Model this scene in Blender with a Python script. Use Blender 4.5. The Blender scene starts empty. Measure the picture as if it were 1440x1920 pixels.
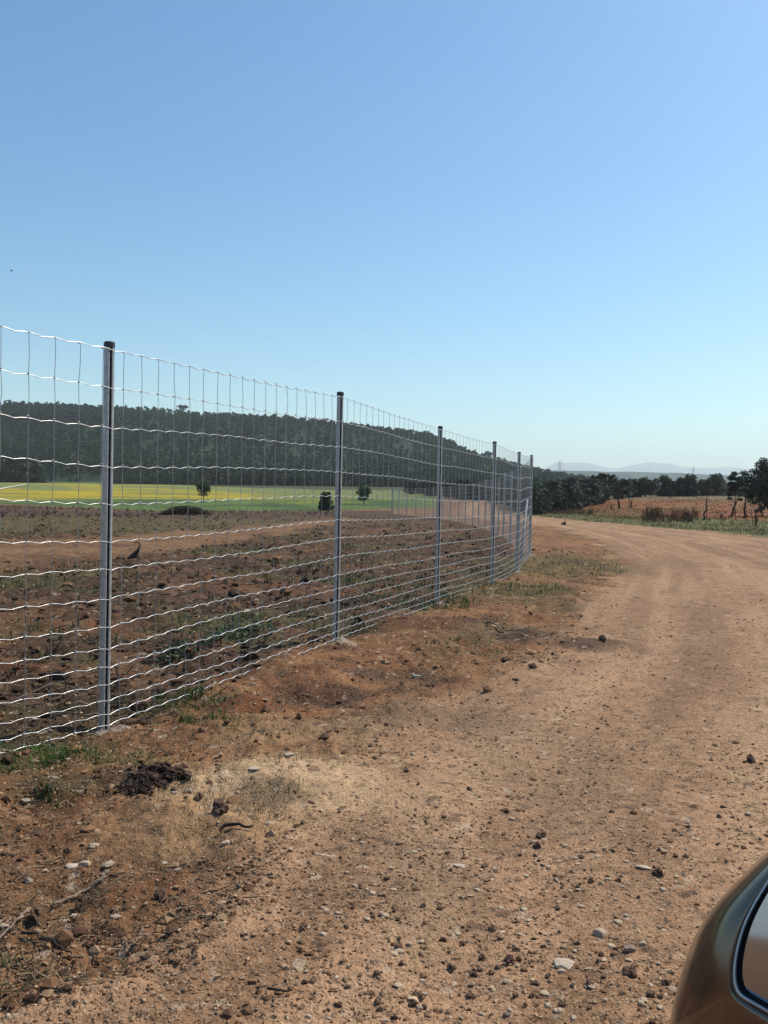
import bpy, bmesh, math, random
import numpy as np
from mathutils import Matrix, Vector

S = bpy.context.scene
COL = S.collection
R = math.radians

# ------------------------------------------------------------------ camera, sky, sun, exposure
EYE = 1.19
FPX, CX, CY = 1650.0, 720.0, 960.0
PITCH, ROLL = 0.80, 0.5
cam = bpy.data.cameras.new('camera'); camo = bpy.data.objects.new('camera', cam); COL.objects.link(camo)
cam.sensor_fit = 'VERTICAL'; cam.sensor_height = 24.0; cam.sensor_width = 18.0
cam.lens = FPX / 1920.0 * 24.0
cam.clip_start = 0.05; cam.clip_end = 60000
CM = Matrix.Rotation(R(90 - PITCH), 4, 'X') @ Matrix.Rotation(R(ROLL), 4, 'Z')
camo.matrix_world = Matrix.Translation((0, 0, EYE)) @ CM
S.camera = camo

SUN_EL, SUN_AZ = 52.0, 58.0            # azimuth measured to the right of the view direction (+Y)
sd = Vector((math.sin(R(SUN_AZ)) * math.cos(R(SUN_EL)), math.cos(R(SUN_AZ)) * math.cos(R(SUN_EL)), math.sin(R(SUN_EL))))
sun = bpy.data.lights.new('sun', 'SUN'); sun.energy = 4.0; sun.angle = R(0.5); sun.color = (1.0, 0.93, 0.80)
suno = bpy.data.objects.new('sun', sun); COL.objects.link(suno)
suno.rotation_euler = sd.to_track_quat('Z', 'Y').to_euler()

W = bpy.data.worlds.new('World'); S.world = W; W.use_nodes = True
wn, wl = W.node_tree.nodes, W.node_tree.links
bg = wn['Background']; bg.inputs[1].default_value = 0.125
sky = wn.new('ShaderNodeTexSky'); sky.sky_type = 'NISHITA'; sky.sun_disc = False
sky.sun_elevation = R(SUN_EL); sky.sun_rotation = R(SUN_AZ)
sky.altitude = 100; sky.air_density = 1.0; sky.dust_density = 1.1; sky.ozone_density = 1.6
hsv = wn.new('ShaderNodeHueSaturation'); hsv.inputs['Saturation'].default_value = 1.30
tint = wn.new('ShaderNodeMix'); tint.data_type = 'RGBA'; tint.blend_type = 'MULTIPLY'; tint.inputs['Factor'].default_value = 1
wl.new(sky.outputs[0], hsv.inputs['Color']); wl.new(hsv.outputs[0], tint.inputs['A']); tint.inputs['B'].default_value = (.875, 1.04, .995, 1)
wl.new(tint.outputs['Result'], bg.inputs[0])

S.view_settings.view_transform = 'Standard'; S.view_settings.look = 'None'
S.view_settings.exposure = 0.35; S.view_settings.gamma = 1.0
S.cycles.max_bounces = 5; S.cycles.diffuse_bounces = 2; S.cycles.glossy_bounces = 2
S.cycles.transmission_bounces = 3; S.cycles.transparent_max_bounces = 6; S.cycles.volume_bounces = 1
S.cycles.use_denoising = True; S.cycles.denoising_input_passes = 'RGB_ALBEDO_NORMAL'; S.cycles.denoising_prefilter = 'ACCURATE'
S.cycles.caustics_reflective = False; S.cycles.caustics_refractive = False

rng = np.random.default_rng(11)
random.seed(5)

# ------------------------------------------------------------------ numeric helpers
def ss(a, b, x):
    t = np.clip((np.asarray(x, float) - a) / (b - a), 0, 1); return t * t * (3 - 2 * t)

def _hash(ix, iy, seed):
    h = (ix.astype(np.int64) * 374761393 + iy.astype(np.int64) * 668265263 + seed * 1442695041) & 0xffffffff
    h = ((h ^ (h >> 13)) * 1274126177) & 0xffffffff
    return ((h ^ (h >> 16)) & 0xffff) / 65535.0

def vnoise(x, y, seed=0):
    x = np.asarray(x, float); y = np.asarray(y, float)
    ix = np.floor(x); iy = np.floor(y); fx = x - ix; fy = y - iy
    fx = fx * fx * fx * (fx * (fx * 6 - 15) + 10); fy = fy * fy * fy * (fy * (fy * 6 - 15) + 10)
    a = _hash(ix, iy, seed); b = _hash(ix + 1, iy, seed); c = _hash(ix, iy + 1, seed); d = _hash(ix + 1, iy + 1, seed)
    return (a + (b - a) * fx) * (1 - fy) + (c + (d - c) * fx) * fy - 0.5

def fbm(x, y, seed=0, oct=4, gain=0.5):
    s = 0; a = 1.0; n = 0
    for i in range(oct):
        ca, sa = math.cos(0.7 * i + 0.3), math.sin(0.7 * i + 0.3)
        xx = x * ca - y * sa; yy = x * sa + y * ca
        s = s + a * vnoise(xx * 2 ** i, yy * 2 ** i, seed + i * 17); n += a; a *= gain
    return s / n * 2

def hor(px): return 937 + (px - 720) * math.tan(R(ROLL))
def ray(px, py):
    d = CM.to_3x3() @ Vector(((px - CX) / FPX, -(py - CY) / FPX, -1.0)); return d / d.y
def at(px, py, depth):
    d = ray(px, py); return Vector((d.x * depth, depth, EYE + d.z * depth))

# ------------------------------------------------------------------ terrain
POSTS = [(-2.91, 2.22), (-1.464, 4.62), (-.388, 7.2), (.616, 10.06), (1.533, 12.4), (2.27, 15.0), (2.99, 18.03)]
RUN2 = [(2.99, 18.03), (3.45, 24.), (3.9, 30.), (4.15, 36.), (4.25, 42.), (4.1, 48.), (3.6, 54.), (2.8, 60.), (1.7, 66.), (.65, 72.)]

def macro(x, y):
    yy = np.maximum(np.hypot(x, y) * np.sign(y), 0.01)
    q = x / np.maximum(y, 1e-3)
    left = 5.6 * ss(55, 320, yy); right = 2.5 * ss(42, 190, yy)
    t = ss(0.05, 0.2, q)
    return left * (1 - t) + right * t

def flatpt(px, py):
    d = ray(px, py)
    if d.z < -0.003: return np.array([d.x, 1.0]) * (EYE / -d.z)
    return np.array([d.x, 1.0]) * 400

def march(px, py, f=None):
    f = f or macro
    d = ray(px, py); Y = np.geomspace(0.8, 1500, 6000)
    z = EYE + d.z * Y; g = f(d.x * Y, Y)
    k = np.nonzero(z <= g)[0]
    k = k[0] if len(k) else len(Y) - 1
    return np.array([d.x * Y[k], Y[k]])

def seg_sd(x, y, poly):
    """signed distance to closed polygon, positive inside"""
    P = np.asarray(poly, float); n = len(P)
    dmin = np.full(np.shape(x), 1e18); ins = np.zeros(np.shape(x), bool)
    for i in range(n):
        ax, ay = P[i]; bx, by = P[(i + 1) % n]; ex, ey = bx - ax, by - ay
        t = np.clip(((x - ax) * ex + (y - ay) * ey) / (ex * ex + ey * ey + 1e-12), 0, 1)
        dmin = np.minimum(dmin, (x - ax - t * ex) ** 2 + (y - ay - t * ey) ** 2)
        c = ((ay > y) != (by > y)) & (x < ex * (y - ay) / (ey if abs(ey) > 1e-12 else 1e-12) + ax)
        ins ^= c
    d = np.sqrt(dmin); return np.where(ins, d, -d)

road_left_px = [(-500, 1905), (0, 1840), (230, 1775), (370, 1710), (440, 1620), (500, 1540), (600, 1440), (720, 1375), (900, 1290), (1010, 1232), (1085, 1150), (1150, 1080), (1168, 1052), (1125, 1014), (1060, 995), (1005, 984)]
road_right_px = [(1000, 970), (1100, 978), (1200, 986), (1300, 993), (1440, 1008), (1700, 1040)]
ROAD = [flatpt(*p) for p in road_left_px] + [np.array(p) for p in [(5.7, 52), (5.9, 62), (6.5, 78), (9.5, 100), (13.5, 130), (19, 130), (14, 98), (10.2, 78), (9.4, 66)]] + [flatpt(*p) for p in road_right_px]
ROAD += [np.array(p) for p in [(14, 20), (12, 5), (9, -8), (6, -30), (-2, -30), (-3.5, -5), (-2.6, 0.5)]]
FIELD = POSTS[:] + RUN2[1:] + [tuple(march(735, 957)), tuple(march(600, 958)), tuple(march(300, 957)), tuple(march(0, 946)), (-70, 60), (-70, -10), (-8, -10), (-4.5, 0)]
TRACK = [flatpt(*p) for p in [(-300, 1022), (0, 1022), (200, 1006), (400, 996), (560, 978), (640, 970), (670, 974), (600, 989), (500, 1010), (400, 1026), (200, 1050), (0, 1070), (-300, 1100)]]

def splat(x, y, px, py, rx, ry=None, soft=0.5):
    """soft elliptic mask (1 inside), radii in metres, ragged by noise"""
    c = flatpt(px, py); ry = ry or rx
    d = np.hypot((x - c[0]) / rx, (y - c[1]) / ry)
    d = d + 0.45 * fbm(x * 1.6 / min(rx, ry) ** .5 * 1.2, y * 1.6 / min(rx, ry) ** .5 * 1.2, int(px) % 91, 4)
    return 1 - ss(1 - soft, 1 + soft * .6, d)

def zones(x, y):
    n1 = fbm(x * .8, y * .8, 3, 4); n2 = fbm(x * 3, y * 3, 9, 3)
    w = np.clip(np.hypot(x, y) / 20, .25, 3)
    road = seg_sd(x, y, ROAD) + (0.55 * n1 + .18 * n2) * w
    field = seg_sd(x, y, FIELD) + 0.35 * n1 + .1 * n2
    track = seg_sd(x, y, TRACK) + 0.9 * n1 + .3 * n2
    return road, field, track

def height(x, y, zn=None, fine=True):
    x = np.asarray(x, float); y = np.asarray(y, float)
    road, field, track = zn if zn is not None else zones(x, y)
    r = np.hypot(x, y)
    rw = ss(-.25, .5, road); fw = ss(-.2, .6, field) * (1 - ss(-.4, .6, track) * .8)
    verge = (1 - rw) * (1 - fw)
    near = 1 - ss(40, 90, r)
    h = macro(x, y)
    a = fbm(x * .5, y * .5, 21, 3); b = fbm(x * 1.9, y * 1.9, 33, 4); c = fbm(x * 6.5, y * 6.5, 47, 4)
    h = h + near * (0.02 * a + (.016 * rw +   .06 * verge + .085 * fw) * b + (.008 * rw + .034 * verge + .045 * fw) * c)
    h = h + near * fw * .09 * np.maximum(0, fbm(x * 2.3, y * 3.4, 71, 4) + .05)
    if fine:
        nn = 1 - ss(12, 24, r)
        d = fbm(x * 24, y * 24, 55, 4)
        e = np.maximum(vnoise(x * 42, y * 42, 62) - .12, 0)
        h = h + nn * ((.004 * rw + .009 * verge + .014 * fw) * d + (.012 + .022 * verge + .018 * fw) * e)
    rs2 = zr if (zr := seg_sd(x, y, ROAD)) is not None else 0
    for u0, wd, dz in ((.95, .22, .022), (2.45, .25, .022), (1.7, .3, -.012), (3.6, .25, .015)):
        h = h - near * rw * dz * np.exp(-((rs2 - u0 + .12 * fbm(x * .3, y * .3, 83, 2)) / wd) ** 2) * (y > 0)
    # features of the near verge and road
    def bump(px, py, rx, ry, dz):
        cc = flatpt(px, py)
        return dz * np.exp(-(((x - cc[0]) / rx) ** 2 + ((y - cc[1]) / ry) ** 2))
    h = h + bump(488, 1492, .20, .15, -.045) + bump(545, 1470, .34, .26, .035) + bump(285, 1470, .14, .12, .035)
    h = h + bump(610, 1312, .30, .3, -.05) + bump(560, 1270, .3, .3, .05) + bump(470, 1325, .2, .15, .05)
    h = h + bump(370, 1760, .13, .08, .022) + bump(250, 1790, .2, .08, -.015) + bump(430, 1765, .1, .05, -.012)
    h = h + bump(790, 1175, .55, .5, .08) + bump(850, 1180, .4, .25, -.05) + bump(1115, 1205, .3, .2, .05) + bump(1090, 1215, .4, .12, -.03)
    h = h + bump(1040, 1050, 1.0, 1.4, .10) + bump(960, 1110, .8, .8, .06)
    h = h + bump(960, 1170, .5, .35, -.04) + bump(840, 1345, .3, .15, -.03)
    return h

def gz(x, y): return float(height(np.array([x]), np.array([y]), None, True)[0])
def G(px, py):
    """ground point seen at a pixel of the photograph"""
    p = march(px, py, lambda a, b: macro(a, b) if True else 0)
    if p[1] < 40:
        for _ in range(4):
            d = ray(px, py); h = gz(p[0], p[1]); Y = (h - EYE) / d.z
            p = np.array([d.x * Y, Y])
    return Vector((p[0], p[1], gz(p[0], p[1])))

# ------------------------------------------------------------------ mesh helpers
def mk(name, V, F, mat, parent=None, col=None, smooth=True, normals=None):
    """one mesh object from arrays; F is an (n,3) or (n,4) array or list of such arrays"""
    me = bpy.data.meshes.new(name)
    V = np.asarray(V, np.float32).reshape(-1, 3)
    Fs = F if isinstance(F, list) else [F]
    Fs = [np.asarray(f, np.int32) for f in Fs if len(f)]
    loops = np.concatenate([f.ravel() for f in Fs]); tot = np.concatenate([np.full(len(f), f.shape[1], np.int32) for f in Fs])
    start = np.concatenate([[0], np.cumsum(tot)[:-1]]).astype(np.int32)
    me.vertices.add(len(V)); me.vertices.foreach_set('co', V.ravel())
    me.loops.add(len(loops)); me.loops.foreach_set('vertex_index', loops)
    me.polygons.add(len(tot)); me.polygons.foreach_set('loop_start', start); me.polygons.foreach_set('loop_total', tot)
    me.polygons.foreach_set('use_smooth', np.full(len(tot), bool(smooth)))
    me.update(calc_edges=True)
    if col is not None:
        ca = me.color_attributes.new('Col', 'FLOAT_COLOR', 'POINT')
        c = np.ones((len(V), 4), np.float32); c[:, :3] = col; ca.data.foreach_set('color', c.ravel())
    if normals is not None:
        me.normals_split_custom_set_from_vertices(normals.tolist())
    if isinstance(mat, (list, tuple)):
        for m in mat: me.materials.append(m)
    else: me.materials.append(mat)
    o = bpy.data.objects.new(name, me); COL.objects.link(o)
    if parent: o.parent = parent
    return o

def tag(o, label=None, cat=None, group=None, kind=None):
    if label: o['label'] = label
    if cat: o['category'] = cat
    if group: o['group'] = group
    if kind: o['kind'] = kind
    return o

def empty(name, loc, rz=0):
    o = bpy.data.objects.new(name, None); COL.objects.link(o); o.location = loc; o.rotation_euler.z = rz
    o.empty_display_size = .2
    return o

class MB:
    def __init__(s): s.V = []; s.Q = []; s.T = []; s.n = 0; s.C = []
    def add(s, V, Q=None, T=None, c=None):
        V = np.asarray(V, float).reshape(-1, 3)
        if Q is not None and len(Q): s.Q.append(np.asarray(Q) + s.n)
        if T is not None and len(T): s.T.append(np.asarray(T) + s.n)
        s.V.append(V); s.n += len(V)
        if c is not None: s.C.append(np.broadcast_to(np.asarray(c, float), (len(V), 3)))
    def tube(s, pts, rad, sides=6, cap=True, c=None):
        P = np.asarray([tuple(p) for p in pts], float); n = len(P)
        rad = np.broadcast_to(np.asarray(rad, float), (n,))
        T = np.gradient(P, axis=0); T /= np.linalg.norm(T, axis=1)[:, None] + 1e-12
        ref = np.array([0, 0, 1.0]) if abs(T[0][2]) < .9 else np.array([1.0, 0, 0])
        A = np.cross(np.broadcast_to(ref, T.shape), T); A /= np.linalg.norm(A, axis=1)[:, None] + 1e-9
        B = np.cross(T, A)
        th = np.linspace(0, 2 * np.pi, sides, endpoint=False)
        V = P[:, None, :] + rad[:, None, None] * (np.cos(th)[None, :, None] * A[:, None, :] + np.sin(th)[None, :, None] * B[:, None, :])
        i = np.arange(n - 1)[:, None] * sides; j = np.arange(sides)[None, :]; j2 = (j + 1) % sides
        Q = np.stack([i + j, i + j2, i + sides + j2, i + sides + j], -1).reshape(-1, 4)
        T3 = []
        if cap:
            for k in range(1, sides - 1): T3 += [(0, k + 1, k), ((n - 1) * sides, (n - 1) * sides + k, (n - 1) * sides + k + 1)]
        s.add(V, Q, T3, c)
    def box(s, c, d, c3=None):
        c = np.asarray(c, float); d = np.asarray(d, float) / 2
        V = [c + d * np.array(k) for k in [(-1, -1, -1), (1, -1, -1), (1, 1, -1), (-1, 1, -1), (-1, -1, 1), (1, -1, 1), (1, 1, 1), (-1, 1, 1)]]
        s.add(V, [(0, 3, 2, 1), (4, 5, 6, 7), (0, 1, 5, 4), (1, 2, 6, 5), (2, 3, 7, 6), (3, 0, 4, 7)], None, c3)
    def build(s, name, mat, parent=None, smooth=True):
        F = []
        if s.Q: F.append(np.concatenate(s.Q))
        if s.T: F.append(np.concatenate(s.T))
        col = np.concatenate(s.C) if s.C and sum(len(c) for c in s.C) == s.n else None
        return mk(name, np.concatenate(s.V), F, mat, parent, col, smooth)

# ------------------------------------------------------------------ materials
def mat_new(name):
    m = bpy.data.materials.new(name); m.use_nodes = True
    return m, m.node_tree.nodes, m.node_tree.links, m.node_tree.nodes['Principled BSDF']

def mat_vary(name, c1, c2, scale=20, rough=.8, bump=0., bscale=60, metal=0., spec=.3, detail=6):
    m, n, l, p = mat_new(name)
    tc = n.new('ShaderNodeTexCoord'); no = n.new('ShaderNodeTexNoise'); no.inputs['Scale'].default_value = scale; no.inputs['Detail'].default_value = detail
    l.new(tc.outputs['Object'], no.inputs['Vector'])
    rp = n.new('ShaderNodeValToRGB'); rp.color_ramp.elements[0].position = .32; rp.color_ramp.elements[1].position = .68
    rp.color_ramp.elements[0].color = (*c1, 1); rp.color_ramp.elements[1].color = (*c2, 1)
    l.new(no.outputs['Fac'], rp.inputs[0]); l.new(rp.outputs[0], p.inputs['Base Color'])
    p.inputs['Roughness'].default_value = rough; p.inputs['Metallic'].default_value = metal; p.inputs['Specular IOR Level'].default_value = spec
    if bump:
        n2 = n.new('ShaderNodeTexNoise'); n2.inputs['Scale'].default_value = bscale; n2.inputs['Detail'].default_value = 6
        l.new(tc.outputs['Object'], n2.inputs['Vector'])
        b = n.new('ShaderNodeBump'); b.inputs['Strength'].default_value = bump; b.inputs['Distance'].default_value = .01
        l.new(n2.outputs['Fac'], b.inputs['Height']); l.new(b.outputs[0], p.inputs['Normal'])
    return m

def mat_col(name, rough=.95, vary=.35, scale=55, bump=.5, bdist=.006, bscale=140, spec=.12, trans=0.):
    """albedo from the mesh colour attribute, broken up by world-scale noise"""
    m, n, l, p = mat_new(name)
    at_ = n.new('ShaderNodeAttribute'); at_.attribute_name = 'Col'
    geo = n.new('ShaderNodeNewGeometry')
    no = n.new('ShaderNodeTexNoise'); no.inputs['Scale'].default_value = scale; no.inputs['Detail'].default_value = 8; no.inputs['Roughness'].default_value = .65
    l.new(geo.outputs['Position'], no.inputs['Vector'])
    mr = n.new('ShaderNodeMapRange'); mr.inputs['From Min'].default_value = .3; mr.inputs['From Max'].default_value = .7
    mr.inputs['To Min'].default_value = .8 * (1 - vary); mr.inputs['To Max'].default_value = .8 * (1 + vary)
    l.new(no.outputs['Fac'], mr.inputs['Value'])
    mx = n.new('ShaderNodeVectorMath'); mx.operation = 'SCALE'
    l.new(at_.outputs['Color'], mx.inputs[0]); l.new(mr.outputs[0], mx.inputs['Scale'])
    l.new(mx.outputs[0], p.inputs['Base Color'])
    p.inputs['Roughness'].default_value = rough; p.inputs['Specular IOR Level'].default_value = spec
    if bump:
        n2 = n.new('ShaderNodeTexNoise'); n2.inputs['Scale'].default_value = bscale; n2.inputs['Detail'].default_value = 5
        l.new(geo.outputs['Position'], n2.inputs['Vector'])
        b = n.new('ShaderNodeBump'); b.inputs['Strength'].default_value = bump; b.inputs['Distance'].default_value = bdist
        l.new(n2.outputs['Fac'], b.inputs['Height']); l.new(b.outputs[0], p.inputs['Normal'])
    if trans:
        tr = n.new('ShaderNodeBsdfTranslucent'); ms = n.new('ShaderNodeMixShader'); ms.inputs[0].default_value = trans
        l.new(mx.outputs[0], tr.inputs['Color']); l.new(p.outputs[0], ms.inputs[1]); l.new(tr.outputs[0], ms.inputs[2])
        l.new(ms.outputs[0], n['Material Output'].inputs['Surface'])
    return m

M_SOIL = mat_col('soil', vary=.38, scale=38, bump=1., bdist=.012, bscale=120)
def speckle(m):
    """dark organic specks and pale grit in the soil itself"""
    n, l = m.node_tree.nodes, m.node_tree.links; p = n['Principled BSDF']; src = p.inputs['Base Color'].links[0].from_socket
    geo = n.new('ShaderNodeNewGeometry'); cur = src
    for sc, lo, hi, colr, f in ((2.6, .60, .72, (.14, .085, .055, 1), .4), (8, .62, .68, (.09, .055, .036, 1), .65), (60, .60, .68, (.055, .03, .018, 1), .8), (22, .61, .67, (.075, .045, .028, 1), .7), (11, .64, .69, (.52, .40, .29, 1), .5), (95, .62, .68, (.50, .39, .29, 1), .6)):
        no = n.new('ShaderNodeTexNoise'); no.inputs['Scale'].default_value = sc; no.inputs['Detail'].default_value = 3; l.new(geo.outputs['Position'], no.inputs['Vector'])
        mr = n.new('ShaderNodeMapRange'); mr.inputs['From Min'].default_value = lo; mr.inputs['From Max'].default_value = hi; mr.inputs['To Max'].default_value = f; l.new(no.outputs['Fac'], mr.inputs['Value'])
        mx = n.new('ShaderNodeMix'); mx.data_type = 'RGBA'; l.new(mr.outputs[0], mx.inputs['Factor']); l.new(cur, mx.inputs['A']); mx.inputs['B'].default_value = colr; cur = mx.outputs['Result']
    l.new(cur, p.inputs['Base Color'])
speckle(M_SOIL)
M_FAR = mat_col('far_ground', vary=.45, scale=.9, bump=0)
M_LEAF = mat_col('leaves', rough=.7, vary=.25, scale=1.5, bump=0, spec=.25, trans=.32)
M_GRASS = mat_col('grass_blades', rough=.6, vary=.2, scale=9, bump=0, spec=.3, trans=.3)
M_STONE = mat_col('stone', rough=.9, vary=.22, scale=45, bump=.6, bdist=.004, bscale=160, spec=.15)
M_WOOD = mat_vary('bark', (.035, .024, .018), (.10, .075, .055), 18, .9, .6, 70)
M_TWIG = mat_vary('weathered_twig', (.12, .085, .06), (.28, .215, .16), 30, .9, .5, 120)
M_DARKTWIG = mat_vary('charred_twig', (.018, .012, .011), (.06, .04, .032), 30, .9, .5, 120)
M_GALV = mat_vary('galvanised_steel', (.36, .355, .34), (.52, .51, .49), 45, .42, .15, 240, metal=.55, spec=.5)
M_GROOVE_SHADE = mat_vary('groove_shade_steel', (.06, .065, .075), (.10, .11, .12), 30, .55, 0, 100, metal=.5)  # the post's own steel, colour darkened to paint shade inside the groove
M_WIRE = mat_vary('galvanised_wire', (.52, .51, .50), (.72, .71, .70), 9, .36, 0, 100, metal=.6, spec=.6)
M_UPR = mat_vary('dull_upright_wire', (.24, .245, .25), (.34, .345, .35), 25, .5, 0, 100, metal=.4)
M_CAP = mat_vary('dark_cap', (.03, .033, .04), (.06, .065, .07), 20, .5, 0, 50)
M_CONC = mat_vary('footing_concrete', (.15, .10, .07), (.29, .235, .19), 34, .95, 1., 70)

# ------------------------------------------------------------------ ground sheet (split by kind of ground)
def lin(r, g, b):
    f = lambda u: ((u / 255 + .055) / 1.055) ** 2.4 if u > 10 else u / 255 / 12.92
    return np.array([f(r), f(g), f(b)])

def mixc(a, b, t): return a * (1 - t[:, None]) + b * t[:, None]

def ground_colour(x, y, zn, zm):
    road, field, track = zn
    r = np.hypot(x, y); N = len(x)
    q = x / np.maximum(y, .01)
    px = 720 + q * FPX; e = (hor(px) - FPX * (zm - EYE) / np.maximum(y, .01))   # row of the photograph the far zones were read from
    u = x * .93 - y * .37; v = x * .37 + y * .93                                 # across / along the road
    s1 = fbm(u * 1.7, v * .35, 101, 4); s2 = fbm(x * .7, y * .7, 113, 4); s3 = fbm(x * 4, y * 4, 127, 4); s4 = fbm(x * 14, y * 14, 131, 3)
    C_road = mixc(np.tile(np.array([.41, .265, .18]), (N, 1)), np.array([.33, .21, .14]), ss(-.4, .5, .6 * s1 + .7 * s3))
    rsd = seg_sd(x, y, ROAD); ra = np.arctan2(x - 30, y + 5) * 26
    st = fbm(rsd * 2.2, ra * .14, 103, 4) + .5 * fbm(rsd * 6, ra * .5, 105, 3)
    C_road = mixc(C_road, np.array([.44, .30, .205]), ss(.0, .5, st) * .75); C_road = mixc(C_road, np.array([.235, .145, .092]), ss(.05, .5, -st) * .65)
    C_road = mixc(C_road, np.array([.43, .295, .195]), ss(.15, .6, s2) * .4)
    C_road = mixc(C_road, np.array([.22, .14, .09]), ss(.25, .65, s4 + .4 * s1) * .6)
    C_verge = mixc(np.tile(np.array([.29, .15, .078]), (N, 1)), np.array([.18, .086, .044]), ss(-.2, .35, s2 + .6 * s3))
    C_verge = mixc(C_verge, np.array([.35, .215, .12]), ss(.1, .5, s4 + s2 * .5) * .55)
    C_verge = mixc(C_verge, np.array([.075, .045, .03]), ss(.12, .42, fbm(x * 2.6, y * 2.6, 153, 5)) * .75)
    C_verge = mixc(C_verge, np.array([.30, .145, .075]), ss(.15, .45, fbm(x * 1.1, y * 1.1, 157, 4)) * .5)
    C_verge = mixc(C_verge, np.array([.12, .105, .045]), ss(.12, .45, fbm(x * 1.3, y * 1.3, 151, 4)) * .4)
    C_field = mixc(np.tile(np.array([.095, .055, .036]), (N, 1)), np.array([.17, .085, .048]), ss(-.2, .4, fbm(x * .5, y * 1.1, 161, 4) + .5 * s3))
    C_field = mixc(C_field, np.array([.045, .03, .022]), ss(.1, .5, fbm(x * 1.2, y * 2.2, 171, 5)) * .7)
    C_field = mixc(C_field, np.array([.26, .19, .125]), ss(.2, .6, s4 + .5 * s3) * .5)
    C_field = mixc(C_field, np.array([.075, .085, .03]), ss(.05, .4, fbm(x * .55, y * .9, 181, 4)) * .55)
    C_field = C_field * .86
    C_track = mixc(np.tile(np.array([.235, .135, .072]), (N, 1)), np.array([.145, .08, .045]), ss(-.1, .5, s2 + s3 * .6))
    tw = ss(-.8, .6, track) * ss(-.2, .3, field)
    fw = ss(-.15, .25, field)
    c = mixc(C_verge, C_field, fw)
    # olive growth beyond the farm track
    ol = fw * ss(26, 31, y) * (1 - ss(50, 60, y)) * ss(-.5, .2, fbm(x * .25, y * .4, 191, 4) + .25) * (1 - ss(-6, 0, x))
    c = mixc(c, np.array([.105, .095, .045]), ol * .8)
    red = fw * ss(44, 56, y)
    c = mixc(c, np.array([.075, .042, .03]), red * .85 * ss(-.3, .3, fbm(x * .3, y * .5, 193, 3) + .2))
    c = mixc(c, C_track, tw)
    c = mixc(c, C_road * np.array([1.06, 1.025, .97]), ss(-.2, .22, road))
    # traced patches: sandy spoil, dark burnt spots, damp hollows, grassy spots
    def P(px_, py_, rx, ry, colr, k=1.0, soft=.5):
        nonlocal c
        c = mixc(c, np.array(colr), splat(x, y, px_, py_, rx, ry, soft) * k)
    P(530, 1470, .55, .48, (.53, .375, .24), .95); P(400, 1540, .4, .25, (.40, .265, .155), .4); P(330, 1545, .5, .25, (.36, .235, .135), .3)
    P(485, 1492, .20, .15, (.17, .12, .075), .75); P(285, 1472, .18, .16, (.03, .02, .016), .9)
    P(612, 1305, .34, .34, (.055, .034, .026), .85); P(560, 1290, .3, .25, (.14, .06, .032), .6)
    P(800, 1175, .7, .5, (.11, .045, .026), .7); P(850, 1165, .35, .2, (.045, .03, .025), .7)
    P(1110, 1206, .42, .22, (.075, .05, .04), .75); P(960, 1180, .6, .35, (.20, .135, .08), .8); P(990, 1195, .45, .2, (.10, .075, .06), .7)
    P(470, 1330, .28, .2, (.19, .075, .035), .8); P(230, 1400, .5, .35, (.22, .11, .055), .7); P(740, 1262, .4, .25, (.09, .06, .045), .6)
    P(1050, 1062, 1.4, 2.2, (.13, .115, .05), .65); P(960, 1110, 1.0, 1.2, (.12, .11, .05), .6); P(1085, 1060, .5, .8, (.07, .05, .035), .5)
    P(800, 1345, .55, .3, (.20, .14, .095), .6); P(90, 1480, .25, .2, (.06, .06, .025), .6); P(235, 1430, .22, .15, (.16, .14, .06), .5)
    P(830, 1700, .16, .35, (.23, .155, .10), .45); P(1020, 1420, .35, 1.2, (.25, .17, .115), .4); P(720, 1600, .3, .4, (.24, .16, .105), .4)
    P(120, 1600, .35, .5, (.17, .10, .058), .5); P(60, 1720, .35, .3, (.15, .09, .052), .5)
    P(100, 1395, .35, .2, (.07, .065, .03), .7); P(0, 1425, .35, .25, (.05, .065, .02), .6); P(600, 1370, .5, .3, (.36, .25, .15), .5)
    c = c * np.array([1.04, .965, .87])
    # far zones
    bx = np.array([-600, 0, 300, 600, 735, 900, 1000, 1180, 1440, 2000.])
    def row(vals): return np.interp(px, bx, vals)
    far = ss(45, 60, y)
    ny = fbm(x * .06, y * .03, 201, 3)
    left = (1 - ss(790, 850, px)) * far
    b_green = row([944, 945, 958, 958, 953, 950, 0, 0, 0, 0]); b_yel = row([937, 938, 936, 938, 934, 930, 0, 0, 0, 0]); b_pale = row([918, 919, 921, 927, 930, 928, 0, 0, 0, 0])
    e = e + left * (1.3 * fbm(x * .045, y * .02, 231, 4) + .5 * fbm(x * .2, y * .1, 233, 3))
    g = left * (1 - ss(-1.2, .8, e - b_green))
    c = mixc(c, np.array([.105, .155, .038]), g); c = mixc(c, np.array([.06, .09, .026]), g * ss(-.1, .3, fbm(x * .15, y * .08, 203, 4)))
    c = mixc(c, np.array([.17, .20, .03]), left * (1 - ss(-1.5, 1.5, np.abs(e - row([940, 940, 942, 941, 938, 936, 0, 0, 0, 0])) - 2.5)) * ss(380, 560, px) * ss(-.3, .2, fbm(x * .2, y * .1, 207, 3)))
    yl = left * (1 - ss(-1.0, .8, e - b_yel))
    stripes = .5 + .5 * np.sin((x * .5 + y * .12) * .55 + 2.2 * ny)
    yb = fbm(x * .05, y * .25, 205, 4)
    c = mixc(c, np.array([.15, .17, .055]), yl)
    c = mixc(c, np.array([.43, .32, .02]), yl * (1 - ss(440, 560, px) * .9) * np.clip(.55 + .3 * stripes + 1.3 * yb, 0, 1))
    pl = left * (1 - ss(-1.0, .8, e - b_pale))
    stripe2 = ss(.35, .75, .5 + .5 * np.sin((x * .22 + y * .16) * .75 + 3 * ny))
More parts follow.
